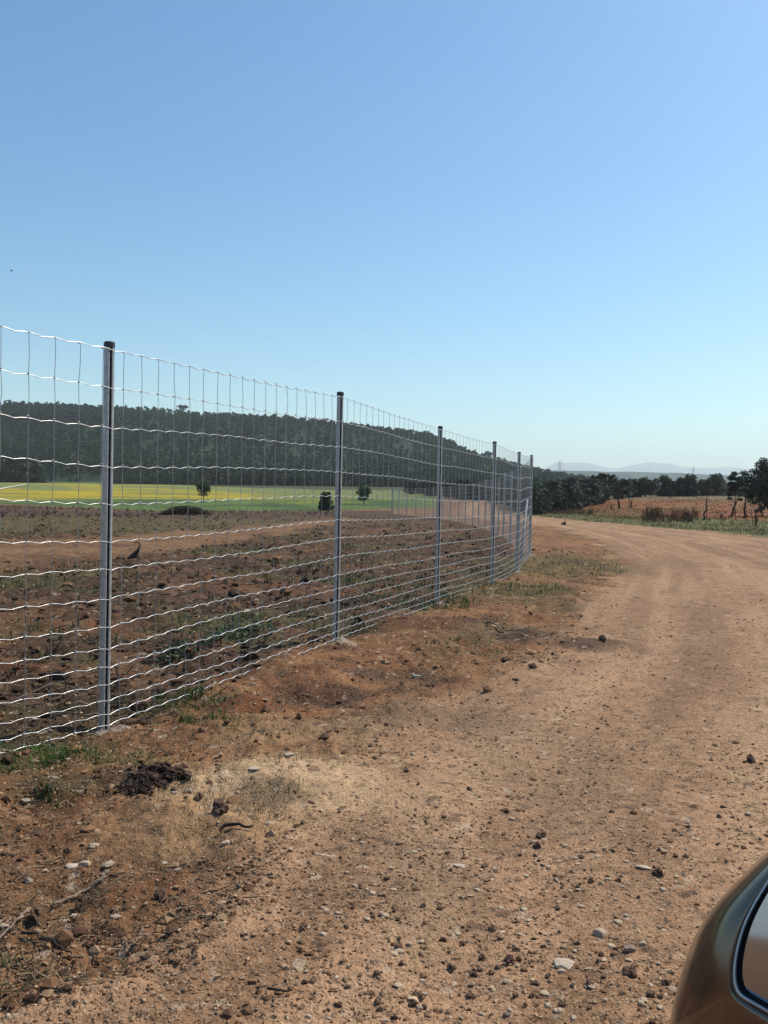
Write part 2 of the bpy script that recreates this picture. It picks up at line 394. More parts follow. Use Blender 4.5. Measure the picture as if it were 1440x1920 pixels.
    c = mixc(c, np.array([.17, .20, .07]), pl * .9); c = mixc(c, np.array([.36, .29, .03]), pl * np.clip(stripe2 + .9 * fbm(x * .03, y * .03, 237, 3), 0, 1) * .95 * (1 - ss(400, 490, px)))
    dk = left * (1 - ss(-1.0, .5, e - row([906, 905, 909, 918, 921, 925, 0, 0, 0, 0])))
    c = mixc(c, np.array([.045, .07, .02]), dk)
    # right: grass verge, then the rusty field
    right = ss(-.3, .3, -road) * ss(6.0, 8.0, x - .02 * y) * ss(24, 28, y) * ss(930, 1000, px)
    c = mixc(c, mixc(np.tile(np.array([.115, .125, .042]), (N, 1)), np.array([.17, .145, .065]), ss(-.1, .3, s2)), right)
    b_red = row([0, 0, 0, 0, 0, 958, 961, 966, 978, 1000])
    C_redk = np.array([1.10, .95, .74])
    rd = ss(900, 985, px) * far * (1 - ss(-2, 1.5, e - b_red + 2 * ny))
    C_red = mixc(np.tile(np.array([.20, .10, .048]), (N, 1)), np.array([.13, .10, .045]), ss(-.1, .25, fbm(x * .05, y * .16, 211, 4)))
    C_red = mixc(C_red, np.array([.29, .095, .062]), ss(.05, .35, fbm(x * .14, y * .22, 215, 4)) * .7); C_red = mixc(C_red, np.array([.10, .075, .045]), ss(.1, .4, fbm(x * .3, y * .4, 217, 4)) * .6)
    c = mixc(c, C_red * C_redk, rd)
    ol2 = rd * (1 - ss(-1.5, 1.5, e - row([0, 0, 0, 0, 0, 936, 937, 937, 938, 940])))
    c = mixc(c, np.array([.17, .14, .08]), ol2 * .8)
    beyond = ss(200, 260, y); c = mixc(c, np.array([.05, .06, .025]), beyond * (1 - left * 0) * np.where(left > .5, dk, 1))
    behind = ss(0, -3, y); c = mixc(c, C_verge, behind * (1 - ss(-.2, .2, road)))
    # kinds of ground for splitting the sheet
    kind = np.zeros(N, int)
    kind[fw > .5] = 2; kind[(tw > .5)] = 3; kind[road > 0] = 1
    kind[right > .5] = 6; kind[rd > .5] = 7
    kind[g > .5] = 4; kind[(yl > .5)] = 5
    kind[(dk > .5) | (beyond > .5)] = 0
    return c, kind

def build_ground():
    t1 = np.arange(-R(36), R(36), .0033); step = []
    a = R(36)
    rest = np.linspace(R(36), 2 * math.pi - R(36), 60, endpoint=False)
    th = np.concatenate([t1, rest])
    rs = [.25]
    while rs[-1] < 10000:
        r = rs[-1]; k = .03 if r < 1.2 else (.0052 if r < 7 else (.0058 if r < 30 else (.008 if r < 110 else (.012 if r < 360 else .03))))
        rs.append(r * (1 + k))
    rs = np.array(rs)
    A, B = len(rs), len(th)
    x = (rs[:, None] * np.sin(th)[None, :]).ravel(); y = (rs[:, None] * np.cos(th)[None, :]).ravel()
    zn = zones(x, y); z = height(x, y, zn); zm = macro(x, y)
    V = np.stack([x, y, z], 1)
    i = np.arange(A - 1)[:, None] * B; j = np.arange(B)[None, :]; j2 = (j + 1) % B
    Q = np.stack([i + j, i + B + j, i + B + j2, i + j2], -1).reshape(-1, 4)[:, ::-1]
    # centre fan
    V = np.concatenate([V, [[0, 0, gz(0, 0)]]])
    c0 = len(V) - 1
    xx, yy = V[:, 0], V[:, 1]
    zn = tuple(np.append(k, k[0]) for k in zn)
    c, kind = ground_colour(xx, yy, zn, np.append(zm, 0.))
    fk = kind[Q[:, 0]]
    p = V[Q]; fn = np.cross(p[:, 2] - p[:, 0], p[:, 3] - p[:, 1])
    if fn[:, 2].mean() < 0: Q = Q[:, ::-1]; fn = -fn
    NV = np.zeros_like(V)
    for k in range(4):
        for ax in range(3): NV[:, ax] += np.bincount(Q[:, k], fn[:, ax], len(V))
    NV[c0] = (0, 0, 1); NV /= np.linalg.norm(NV, axis=1)[:, None] + 1e-12
    T = np.stack([np.full(B, c0), np.arange(B), (np.arange(B) + 1) % B], 1)[:, ::-1]
    names = {0: ('ground', 'bare reddish verge and open land around the road'), 1: ('dirt_road', 'wide pale stony dirt road curving to the right'), 2: ('ploughed_field', 'dark churned field behind the wire fence'),
             3: ('farm_track', 'ochre bare track crossing the churned field'), 4: ('meadow', 'green strip of meadow beyond the churned field'), 5: ('flower_field', 'yellow flowering field below the wooded hill'),
             6: ('grass_verge', 'green grass strip along the far side of the road'), 7: ('fallow_field', 'rusty red fallow field beyond the road')}
    for k, (nm, lb) in names.items():
        f = Q[fk == k]
        if not len(f): continue
        used, inv = np.unique(f, return_inverse=True); fl = [inv.reshape(-1, 4)]
        vv = used
        if k == int(kind[c0]) :
            ids = np.concatenate([used, [c0]]); m = {}
            ids, = [np.unique(np.concatenate([used, T.ravel()]))]
            look = np.full(len(V), -1); look[ids] = np.arange(len(ids)); fl = [look[f], look[T]]; vv = ids
        o = mk(nm, V[vv], fl, M_SOIL if k in (0, 1, 2, 3) else M_FAR, None, c[vv], True, NV[vv])
        tag(o, lb, None, None, 'structure')
build_ground()

# ------------------------------------------------------------------ hills, ridge, mountains
CREST_PX = [-700, -400, 0, 200, 340, 420, 520, 620, 680, 740, 800, 830, 870, 900, 960, 1000, 1060, 1120, 1200]
CREST_Y = [810, 780, 767, 773, 781, 786, 797, 803, 810, 815, 823, 836, 856, 867, 884, 895, 906, 920, 948]
HB, HC = 330., 800.
def crest_z(x):
    px = 720 + x / HC * FPX
    y = np.interp(px, CREST_PX, CREST_Y); return EYE + (937 + (px - 720) * math.tan(R(ROLL)) - y) / FPX * HC
def hill_z(x, y):
    xs = x * HC / np.clip(y, HB, HC) * .55 + x * .45
    zc = crest_z(xs); base = 3.5
    t = np.clip((y - HB) / (HC - HB), 0, 1)
    prof = .35 * t + .65 * ss(0, 1, t)
    back = 1 - .8 * ss(HC, HC + 600, y)
    z = base + (zc - base) * prof * back
    return z + prof * (7 * fbm(x * .008, y * .008, 301, 4)) * (1 - ss(HC - 120, HC, y) * .85) - 2.0 * (y < HB + 1)
def bank(x, y): q = 720 + x / y * FPX; return ss(78, 96, q) * (1 - ss(185, 215, q)) * (1 - ss(372, 384, y))
def build_hill():
    xs = np.linspace(-800, 420, 200); ys = np.linspace(HB - 10, 1400, 120)
    X, Y = np.meshgrid(xs, ys); Z = hill_z(X, Y)
    V = np.stack([X, Y, Z], -1).reshape(-1, 3); n, m = len(ys), len(xs)
    i = np.arange(n - 1)[:, None] * m; j = np.arange(m - 1)[None, :]
    Q = np.stack([i + j, i + j + 1, i + m + j + 1, i + m + j], -1).reshape(-1, 4)
    x, y = V[:, 0], V[:, 1]
    c = mixc(np.tile(np.array([.016, .030, .019]), (len(V), 1)), np.array([.024, .038, .022]), ss(-.2, .4, fbm(x * .012, y * .012, 311, 4)))
    c = mixc(c, np.array([.15, .22, .06]), bank(x, y))
    tag(mk('hill', V, Q, M_FAR, None, c), 'long wooded hill behind the yellow field', None, None, 'structure')
build_hill()

def ridge(name, label, depth, pts, thick, col, seed, rough):
    px = np.linspace(pts[0][0], pts[-1][0], 260)
    yv = np.interp(px, [p[0] for p in pts], [p[1] for p in pts])
    X = (px - 720) / FPX * depth; zt = EYE + (937 + (px - 720) * math.tan(R(ROLL)) - yv) / FPX * depth
    zt = zt + rough * fbm(X / (depth * .02), X * 0, seed, 4)
    rows = [(-thick, 0.0), (-thick * .6, .35), (-thick * .25, .8), (0, 1.0), (thick * .5, .6), (thick, .0)]
    V = []
    for dy, k in rows:
        dz = rough * .8 * fbm(X / (depth * .03), np.full_like(X, dy / (depth * .03)), seed + 5, 4) * (1 if 0 < k < 1 else 0)
        V.append(np.stack([X, np.full_like(X, depth + dy), 1.5 + np.maximum(zt - 1.5, 0) * k + dz], 1))
    n = len(rows); m = len(X); V = np.concatenate(V)
    i = np.arange(n - 1)[:, None] * m; j = np.arange(m - 1)[None, :]
    Q = np.stack([i + j, i + j + 1, i + m + j + 1, i + m + j], -1).reshape(-1, 4)
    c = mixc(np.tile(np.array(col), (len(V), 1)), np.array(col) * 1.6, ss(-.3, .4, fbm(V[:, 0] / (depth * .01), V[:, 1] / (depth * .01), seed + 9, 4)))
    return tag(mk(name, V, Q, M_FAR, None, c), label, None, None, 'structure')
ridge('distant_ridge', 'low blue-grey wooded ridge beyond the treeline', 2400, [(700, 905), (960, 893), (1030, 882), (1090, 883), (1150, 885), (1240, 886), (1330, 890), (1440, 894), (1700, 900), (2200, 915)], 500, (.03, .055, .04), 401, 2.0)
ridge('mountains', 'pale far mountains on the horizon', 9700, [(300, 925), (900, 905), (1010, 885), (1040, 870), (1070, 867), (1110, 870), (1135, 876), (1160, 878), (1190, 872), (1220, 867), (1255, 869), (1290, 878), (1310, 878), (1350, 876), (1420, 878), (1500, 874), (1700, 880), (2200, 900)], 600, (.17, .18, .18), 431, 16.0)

# ------------------------------------------------------------------ plants
def leaves(P, size, rg, flat=.0):
    """random leaf-sized quads at points P"""
    n = len(P); size = np.broadcast_to(np.asarray(size, float), (n,))
    a = rg.normal(size=(n, 3)); a /= np.linalg.norm(a, axis=1)[:, None]
    b = rg.normal(size=(n, 3)); b -= (b * a).sum(1)[:, None] * a; b /= np.linalg.norm(b, axis=1)[:, None]
    a = a * size[:, None]; b = b * size[:, None] * rg.uniform(.45, .9, n)[:, None]
    V = np.stack([P - a, P - b * .9, P + a, P + b], 1).reshape(-1, 3)
    return V, np.arange(4 * n).reshape(-1, 4)

def lobed(lobes, n, rg, shell=.45):
    L = np.asarray(lobes, float); w = (L[:, 3] * L[:, 4] * L[:, 5]) ** .7; k = rg.choice(len(L), n, p=w / w.sum())
    d = rg.normal(size=(n, 3)); d /= np.linalg.norm(d, axis=1)[:, None]
    r = rg.uniform(0, 1, n) ** shell
    return L[k, :3] + d * r[:, None] * L[k, 3:6]

def crown_lobes(w, h, z0, n, rg, flat=1.0, top=.6):
    out = []
    for _ in range(n):
        t = rg.uniform(0, 1); zz = z0 + h * t
        rad = w / 2 * (1 - abs(t - top * .6) * .9) * .75
        a = rg.uniform(0, 2 * np.pi); rr = rad * math.sqrt(rg.uniform(0, 1))
        s = w * rg.uniform(.15, .27)
        out.append((rr * math.cos(a), rr * math.sin(a), zz, s, s, s * .75 * flat))
    return out

def branchy(mb, base, h, r, rg, nlimb=6, spread=.35, lean=0., t0=.35, sides=6):
    """tapered trunk with limbs"""
    base = np.asarray(base, float); n = 9
    t = np.linspace(0, 1, n); wob = np.cumsum(rg.normal(0, h * .018, (n, 2)), 0); wob -= wob[0]
    P = np.stack([base[0] + wob[:, 0] + lean * h * t ** 1.5, base[1] + wob[:, 1], base[2] + h * t], 1)
    mb.tube(P, r * (1 - .78 * t) + r * .35 * np.exp(-t * 18), sides)
    for k in range(nlimb):
        tt = rg.uniform(t0, .95); p = np.array([np.interp(tt, t, P[:, i]) for i in range(3)])
        a = rg.uniform(0, 2 * np.pi); L = h * spread * rg.uniform(.5, 1.1) * (1.15 - tt * .6)
        d = np.array([math.cos(a), math.sin(a), rg.uniform(.15, .8)]); m = 5; s = np.linspace(0, 1, m)
        Q = p + np.outer(s, d * L) + np.stack([np.zeros(m), np.zeros(m), .18 * L * s ** 2], 1) + rg.normal(0, L * .03, (m, 3)) * s[:, None]
        mb.tube(Q, r * .42 * (1 - tt * .5) * (1 - .85 * s) + r * .02, 5)
    return P

def leafcol(n, base, rg, k=.5):
    return np.repeat(np.asarray(base)[None, :] * (1 + k * rg.uniform(-1, 1, n))[:, None] * np.array([1, 1, 1.]) , 4, 0)

def tree(name, label, cat, loc, h, w, rg, trunk_h=None, nl=900, leaf=.12, col=(.05, .075, .025), lobes=None, group=None, nlobe=16, trunk_r=None, nlimb=8, lean=0., flat=1.0, bark=None):
    o = empty(name, loc); tag(o, label, cat, group)
    th = trunk_h if trunk_h is not None else h * .35
    mb = MB(); branchy(mb, (0, 0, -.1), h * .88, trunk_r or h * .025, rg, nlimb, .32 * w / max(h, .1) + .1, lean, t0=max(.15, th / h))
    mb.build('trunk', bark or M_WOOD, o)
    lb = lobes if lobes is not None else crown_lobes(w, h - th, th, nlobe, rg, flat)
    P = lobed(lb, nl, rg); V, Q = leaves(P, rg.uniform(.6, 1.4, nl) * leaf, rg)
    # clumps of lighter and darker leaf colour
    cl = 1 + .5 * fbm(P[:, 0] * 2.2 / w * 3 + P[:, 2], P[:, 1] * 2.2 / w * 3, 7, 2)
    c = np.repeat(np.asarray(col)[None, :] * (cl * rg.uniform(.7, 1.3, nl))[:, None], 4, 0)
    mk('crown', V, Q, M_LEAF, o, c, False)
    return o

def clump_variant(w, h, n, leaf, rg):
    lb = crown_lobes(w, h * .8, h * .15, 9, rg)
    P = lobed(lb, n, rg, .35); return leaves(P, rg.uniform(.6, 1.4, n) * leaf, rg)

def wood_mass(name, label, pts, hs, variants, col, rg, cat=None, mat=None, vk=1.):
    Vs, Qs, Cs = [], [], []; n = 0
    for (x, y, z), hh in zip(pts, hs):
        V, Q = variants[rg.integers(len(variants))]; a = rg.uniform(0, 6.283); ca, sa = math.cos(a), math.sin(a)
        s = hh * rg.uniform(.85, 1.15); sw = s * rg.uniform(.8, 1.2)
        X = np.stack([(V[:, 0] * ca - V[:, 1] * sa) * sw + x, (V[:, 0] * sa + V[:, 1] * ca) * sw + y, V[:, 2] * s + z], 1)
        Vs.append(X); Qs.append(Q + n); n += len(X)
        cc = np.asarray(col) * (1 + vk * rg.uniform(-.22, .22)) * (1 + .95 * float(fbm(np.array([x * .011]), np.array([y * .02]), 333, 3)[0])) * np.array([rg.uniform(.85, 1.2), 1, rg.uniform(.85, 1.15)])
        Cs.append(np.repeat(cc[None, :] * (1 + vk * rg.uniform(-.25, .25, len(Q)))[:, None], 4, 0))
    o = mk(name, np.concatenate(Vs), np.concatenate(Qs), mat or M_LEAF, None, np.concatenate(Cs), False)
    return tag(o, label, cat, None, 'stuff')

rg = np.random.default_rng(77)
var_small = [clump_variant(.85, 1.0, 46, .13, rg) for _ in range(7)]
var_fine = [clump_variant(.85, 1.0, 150, .075, rg) for _ in range(6)]

# forest covering the hill
pts, hs = [], []
N = 15500
xx = rg.uniform(-470, 240, N); yy = HB + (HC + 25 - HB) * rg.uniform(0, 1, N) ** .9
keep = (xx / yy > -.62); xx, yy = xx[keep], yy[keep]
dens = fbm(xx * .012, yy * .012, 321, 4); k = rg.uniform(-.9, .6, len(xx)) < dens + .35; xx, yy = xx[k], yy[k]
k = bank(xx, yy) < .3; xx, yy = xx[k], yy[k]; zz = hill_z(xx, yy); hh = rg.uniform(3.2, 6.6, len(xx)) * (1 - .35 * ss(HC - 70, HC, yy))
wood_mass('forest', 'dense dark green forest covering the long hill', list(zip(xx, yy, zz - .5)), hh, var_small, (.021, .048, .022), rg, 'forest', None, .4)

# taller dark trees along the foot of the hill
N = 420
px = rg.uniform(-60, 760, N); px = px[(px < 80) | (px > 205)]; N = len(px); Y = rg.uniform(292, 335, N); x = (px - 720) / FPX * Y
hgt = np.interp(px, [-60, 60, 100, 200, 300, 540, 600, 760], [9, 8.5, 4.5, 4.5, 4.0, 5.0, 5.5, 4.0]) * rg.uniform(.6, 1.15, N)
wood_mass('woodland', 'dark belt of trees along the foot of the hill', list(zip(x, Y, macro(x, Y) - .4)), hgt, var_fine, (.030, .044, .026), rg, 'woodland')
# dark wood beyond the fence corner on the far side of the road
N = 260
px = rg.uniform(760, 1185, N); Y = np.interp(px, [760, 900, 1000, 1090, 1185], [175, 120, 62, 80, 130]) + rg.uniform(0, 26, N); x = (px - 720) / FPX * Y
top = np.interp(px, [760, 840, 1000, 1050, 1080, 1110, 1130, 1150, 1185], [902, 903, 899, 897, 895, 898, 890, 894, 906]) + rg.uniform(-1, 14, N)
zb = macro(x, Y); hgt = np.maximum((937 + (px - 720) * .0087 - top) / FPX * Y + EYE - zb, 1.2)
wood_mass('dark_wood', 'dense dark wood behind the fence corner across the road', list(zip(x, Y, zb - .3)), hgt, var_fine, (.05, .064, .046), rg, 'wood')

# single trees and shrubs -------------------------------------------------
def base_at(px, py):
    p = march(px, py); return Vector((p[0], p[1], float(macro(p[0], p[1])) - .02))
def size(px_h, Y): return px_h * Y / FPX
def T(name, label, cat, px, py, hp, wp, **k):
    b = base_at(px, py); Y = b.y
    return tree(name, label, cat, b, size(hp, Y), size(wp, Y), np.random.default_rng(int(px * 7 + py)), **k)

b = base_at(382, 943); s = b.y / FPX
T('young_tree', 'small thin-trunked tree standing alone at the edge of the yellow field', 'tree', 382, 943, 38, 42, nl=700, leaf=3.2 * s * .8, trunk_h=18 * s, col=(.09, .115, .06), nlimb=9)
b = base_at(683, 946); s = b.y / FPX
T('round_tree', 'low round green tree beside the second post from the front, on the meadow', 'tree', 683, 946, 35, 37, nl=900, leaf=2.6 * s, trunk_h=6 * s, col=(.10, .14, .065))
b = base_at(612, 957); s = b.y / FPX
o = tree('ivy_bush', 'tall square-topped dark bush at the meadow edge left of the second fence post', 'bush', b, 40 * s, 34 * s, np.random.default_rng(3), nl=1500, leaf=2.4 * s, trunk_h=2 * s, col=(.085, .09, .055),
         lobes=[(dx * s, dy * s, z * s, 8 * s, 8 * s, 6 * s) for z in (6, 15, 23, 29) for dx in (-10 + z * .25, z * .05 - 1, 9 - z * .28) for dy in (-7, 6)])
# treeline beyond the rusty field
tl = [(1183, 931, 30, 34, 'rounded dark tree at the left end of the treeline beyond the rusty field'), (1210, 931, 36, 40, 'broad dark tree second along the treeline beyond the rusty field'), (1248, 930, 40, 34, 'tallest rounded tree in the middle of the treeline beyond the rusty field'),
      (1272, 930, 32, 30, 'smaller dark tree right of the tallest one in the treeline'), (1292, 930, 36, 34, 'rounded dark tree just before the gap in the treeline'), (1318, 929, 27, 30, 'low tree joined to the left of the big round bush'), (1345, 928, 33, 44, 'wide dome-shaped dark tree right of the gap in the treeline')]
for px, py, hp, wp, lb in tl:
    b = base_at(px, py + 1); Y = min(b.y, 165.); s = Y / FPX; x = (px - 720) / FPX * Y
    tree('oak_tree', lb, 'tree', (x, Y, float(macro(np.array([x]), np.array([Y]))[0]) - .1), hp * s * 1.02, wp * s * 1.25, np.random.default_rng(px), nl=1700, leaf=2.3 * s, trunk_h=1.5 * s, col=(.06, .072, .052), group='treeline beyond the rusty field')
def pine(name, label, px, py, hp, lean, tiers, nl, leafpx, col, lobes_px, Yfix=None):
    b = base_at(px, py)
    if Yfix: b = Vector(((px - 720) / FPX * Yfix, Yfix, float(macro(np.array([(px - 720) / FPX * Yfix]), np.array([Yfix]))[0]) - .02))
    s = b.y / FPX
    lb = [(dx * s, rgp.uniform(-6, 6) * s, dz * s, r * 1.25 * s, r * 1.2 * s, r * .72 * s) for dx, dz, r in lobes_px]
    return tree(name, label, 'tree', b, hp * s, 30 * s, np.random.default_rng(px), nl=nl, leaf=leafpx * s, trunk_h=20 * s, col=col, lobes=lb, trunk_r=1.3 * s, nlimb=14, lean=lean)
rgp = np.random.default_rng(9)
pine('pine_tree', 'tall layered dark pine at the right edge of the photo', 1430, 968, 108, .02, 5, 6500, 2.0, (.075, .095, .07),
     [(2, 104, 9), (-4, 96, 11), (8, 94, 11), (-14, 84, 10), (4, 84, 14), (16, 82, 12), (-34, 80, 9), (-26, 72, 11), (-8, 72, 15), (14, 70, 16), (-36, 64, 10), (-20, 60, 14), (4, 56, 17), (22, 56, 16), (-34, 48, 10), (-14, 46, 15), (10, 42, 16), (24, 40, 14), (-26, 38, 9), (0, 34, 12), (18, 28, 13), (-16, 28, 10), (6, 20, 11), (26, 18, 12), (-6, 12, 8)])
pine('young_pine', 'thin young pine with open tufts just left of the tall pine', 1378, 966, 84, -.04, 4, 1200, 2.2, (.07, .09, .065),
     [(0, 78, 6), (-6, 70, 7), (7, 68, 7), (-8, 60, 6), (4, 58, 8), (10, 60, 5), (-4, 50, 7), (6, 46, 5), (-9, 40, 5), (10, 38, 5), (-12, 32, 4), (8, 30, 4)])
# umbrella pines that stand out on the crest
for px, top, w, lb in [(342, 758, 20, 'flat-topped pine rising from the hill crest nearest the first fence post'), (512, 774, 12, 'small bushy pine breaking the hill crest left of the second fence post'), (541, 781, 16, 'low spreading pine on the hill crest just left of the second fence post'), (916, 843, 14, 'lone pine on the falling hill crest by the fourth fence post')]:
    Y = 790.; x = (px - 720) / FPX * Y; z = float(hill_z(np.array([x]), np.array([Y]))[0]); s = Y / FPX
    h = EYE + (937 + (px - 720) * .0087 - top) * s - z; w = w * s
    tree('umbrella_pine', lb, 'tree', (x, Y, z - .5), h, w, np.random.default_rng(px), nl=260, leaf=.8, trunk_h=h * .5, col=(.03, .045, .024), trunk_r=.8,
         lobes=[(rgp.uniform(-.4, .4) * w, rgp.uniform(-.3, .3) * w, h * .84 + rgp.uniform(-1.2, .5), w * .22, w * .2, 1.3) for _ in range(9)] + [(rgp.uniform(-.15, .15) * w, 0, h * k_, w * .16, w * .16, h * .12) for k_ in (.25, .4, .55, .68)])

# twiggy dark clumps left on the churned field
mb = MB(); rt = np.random.default_rng(991); n = 420; pxs = rt.uniform(-120, 960, n); Ys = 5 + 48 * rt.uniform(0, 1, n) ** 1.2; xs_ = (pxs - 720) / FPX * Ys; zc_ = zones(xs_, Ys)
kk = (zc_[1] > .3) & (zc_[2] < 0) & (rt.uniform(-.3, .5, n) < fbm(xs_ * .3, Ys * .35, 733, 3)); hz_ = height(xs_, Ys)
for x_, y_, z_ in zip(xs_[kk], Ys[kk], hz_[kk]):
    hh_ = rt.uniform(.05, .22); cc_ = np.array([.085, .055, .04]) * rt.uniform(.4, 1.5)
    for q in range(9):
        a = rt.uniform(0, 6.283); L = hh_ * rt.uniform(.4, 1.3); p = np.array([x_ + rt.normal(0, .08), y_ + rt.normal(0, .08), z_]); d = np.array([math.cos(a), math.sin(a), rt.uniform(.1, 1.1)]) * L
        mb.tube([p, p + d * .5 + rt.normal(0, .012, 3), p + d], [.005 + .0002 * y_, .004 + .0002 * y_, .002], 3, False, cc_)
tag(mb.build('field_brush', M_LEAF), 'dark twiggy remains sticking out of the churned field', 'brush', None, 'stuff')
# bare charred saplings and dry bushes along the rusty field
def bare_shrub(name, label, cat, px, py, hp, rg, n=7, mat=None, spread=.35, group=None, thick=.55, single=False, lean=0.):
    b = base_at(px, py); s = b.y / FPX; h = hp * s
    mb = MB()
    if single:
        branchy(mb, (0, 0, -.05), h, thick * s * 2.2, rg, 9, .16, lean, .3)
    else:
        for k in range(n):
            a = rg.uniform(0, 6.283); t = np.linspace(0, 1, 6); hh = h * rg.uniform(.45, 1)
            d = np.array([math.cos(a), math.sin(a), 0]) * spread * hh * rg.uniform(.3, 1)
            P = np.outer(t ** 1.3, d) + np.outer(t, [0, 0, hh]) + rg.normal(0, hh * .025, (6, 3)) * t[:, None] + np.array([rg.normal(0, hp * s * .06), rg.normal(0, hp * s * .06), -.03])
            mb.tube(P, thick * s * (1.1 - .85 * t), 4)
            for q in range(4):
                tt = rg.uniform(.3, .9); p = np.array([np.interp(tt, t, P[:, i]) for i in range(3)]); a2 = rg.uniform(0, 6.283); L = hh * rg.uniform(.12, .3)
                mb.tube([p, p + np.array([math.cos(a2) * .5, math.sin(a2) * .5, .8]) * L * .6, p + np.array([math.cos(a2) * .6, math.sin(a2) * .6, 1.1]) * L], [thick * s * .5, thick * s * .35, thick * s * .15], 4)
    o = mb.build(name, mat or M_DARKTWIG, None); o.location = b
    return tag(o, label, cat, group)
rs_ = np.random.default_rng(41)
o = bare_shrub('charred_sapling', 'tall straight burnt trunk in front of the dark wood', 'tree', 1161, 953, 64, rs_, single=True, thick=.9)
bare_shrub('charred_sapling', 'crooked burnt trunk in front of the dome-shaped tree', 'tree', 1320, 975, 52, rs_, single=True, thick=.9, lean=.12)
bare_shrub('charred_sapling', 'short dark trunk standing before the middle of the treeline', 'tree', 1257, 934, 22, rs_, single=True, thick=.6)
bare_shrub('charred_sapling', 'leaning burnt trunk under the thin young pine', 'tree', 1372, 968, 40, rs_, single=True, thick=1.0, lean=.15)
bare_shrub('charred_sapling', 'thick burnt double trunk under the tall layered pine', 'tree', 1395, 972, 48, rs_, single=True, thick=1.3)
bare_shrub('bare_bush', 'dark forked bush with bare twigs at the right edge of the grass strip', 'bush', 1417, 986, 42, rs_, n=7, thick=.8)
bare_shrub('bare_bush', 'thin burnt bush right of the tall straight trunk', 'bush', 1183, 952, 22, rs_, n=5, thick=.6)
bare_shrub('bare_bush', 'leaning burnt bush at the left end of the rusty field', 'bush', 1112, 966, 18, rs_, n=6, thick=.6, spread=1.4)
bare_shrub('bare_bush', 'thin bare stems standing in the middle of the rusty field', 'bush', 1145, 955, 20, rs_, n=4, thick=.45)
bare_shrub('bare_bush', 'low dark tangle of burnt twigs below the young pine', 'bush', 1352, 972, 14, rs_, n=10, thick=.7, spread=1.1)
bare_shrub('bare_bush', 'dark twiggy bush on the near edge of the rusty field before the treeline gap', 'bush', 1290, 978, 26, rs_, n=12, thick=.6, mat=M_DARKTWIG)
bare_shrub('bare_bush', 'upright dark bush on the grass edge below the tallest treeline tree', 'bush', 1222, 975, 32, rs_, n=14, thick=.6)
# reddish-brown dry scrub: loose stuff
def scrub(name, label, pxs, pys, hps, colr, rg, twig=.45, cat='scrub'):
    mb = MB(); 
    for px, py, hp in zip(pxs, pys, hps):
        b = base_at(px, py); s = b.y / FPX
        for k in range(5):
            a = rg.uniform(0, 6.283); hh = hp * s * rg.uniform(.4, 1); sp = rg.uniform(.05, .4) * hh; t = np.linspace(0, 1, 4)
            P = np.array(b) + np.array([rg.normal(0, 1.5 * s), rg.normal(0, 2 * s), -.03]) + np.outer(t ** 1.4, [math.cos(a) * sp, math.sin(a) * sp, 0]) + np.outer(t, [0, 0, hh])
            mb.tube(P, twig * s * (1 - .7 * t), 3, False, np.asarray(colr) * rg.uniform(.6, 1.4))
    o = mb.build(name, M_LEAF); return tag(o, label, cat, None, 'stuff')
n = 150; px = rs_.uniform(1205, 1310, n); scrub('dry_scrub', 'brown dry scrub along the near edge of the rusty field', px, rs_.uniform(966, 981, n), rs_.uniform(8, 30, n), (.13, .065, .04), rs_)
n = 120; px = rs_.uniform(1000, 1110, n); scrub('dry_reeds', 'pale dry stalks below the dark wood by the grass strip', px, np.interp(px, [1000, 1110], [963, 966]) + rs_.uniform(-3, 0, n), rs_.uniform(5, 17, n), (.16, .12, .085), rs_)
n = 110; px = rs_.uniform(1310, 1600, n); scrub('red_scrub', 'reddish low growth at the right end of the rusty field', px, rs_.uniform(965, 986, n), rs_.uniform(5, 16, n), (.22, .07, .045), rs_)

N = 150; px = rg.uniform(1120, 1700, N); Y = rg.uniform(168, 190, N); x = (px - 720) / FPX * Y
wood_mass('hedgerow', 'continuous low band of bushes along the far edge of the rusty field', list(zip(x, Y, macro(x, Y) - .2)), rg.uniform(1.0, 2.9, N), var_fine, (.055, .066, .048), rg, 'hedgerow')
n = 6000; px = rs_.uniform(1010, 1750, n); Y = 55 + 105 * rs_.uniform(0, 1, n) ** 1.3; x = (px - 720) / FPX * Y; k = (x > 12.5 + .02 * Y) & (rs_.uniform(-.5, .5, n) < fbm(x * .12, Y * .1, 711, 3)); x, Y = x[k], Y[k]
V, Q = leaves(np.stack([np.repeat(x, 5), np.repeat(Y, 5), np.repeat(macro(x, Y), 5) + rs_.uniform(.0, .16, len(x) * 5)], 1) + np.c_[rs_.normal(0, .3, (len(x) * 5, 2)), np.zeros(len(x) * 5)], rs_.uniform(.03, .09, len(x) * 5), rs_)
cc = np.array([(.28, .125, .04), (.21, .095, .034), (.34, .095, .045), (.17, .125, .04), (.13, .075, .034)])[rs_.integers(0, 5, len(x))]
tag(mk('dry_weeds', V, Q, M_LEAF, None, np.repeat(np.repeat(cc, 5, 0), 4, 0), False), 'dry rusty weeds dotting the fallow field beyond the road', 'weeds', None, 'stuff')
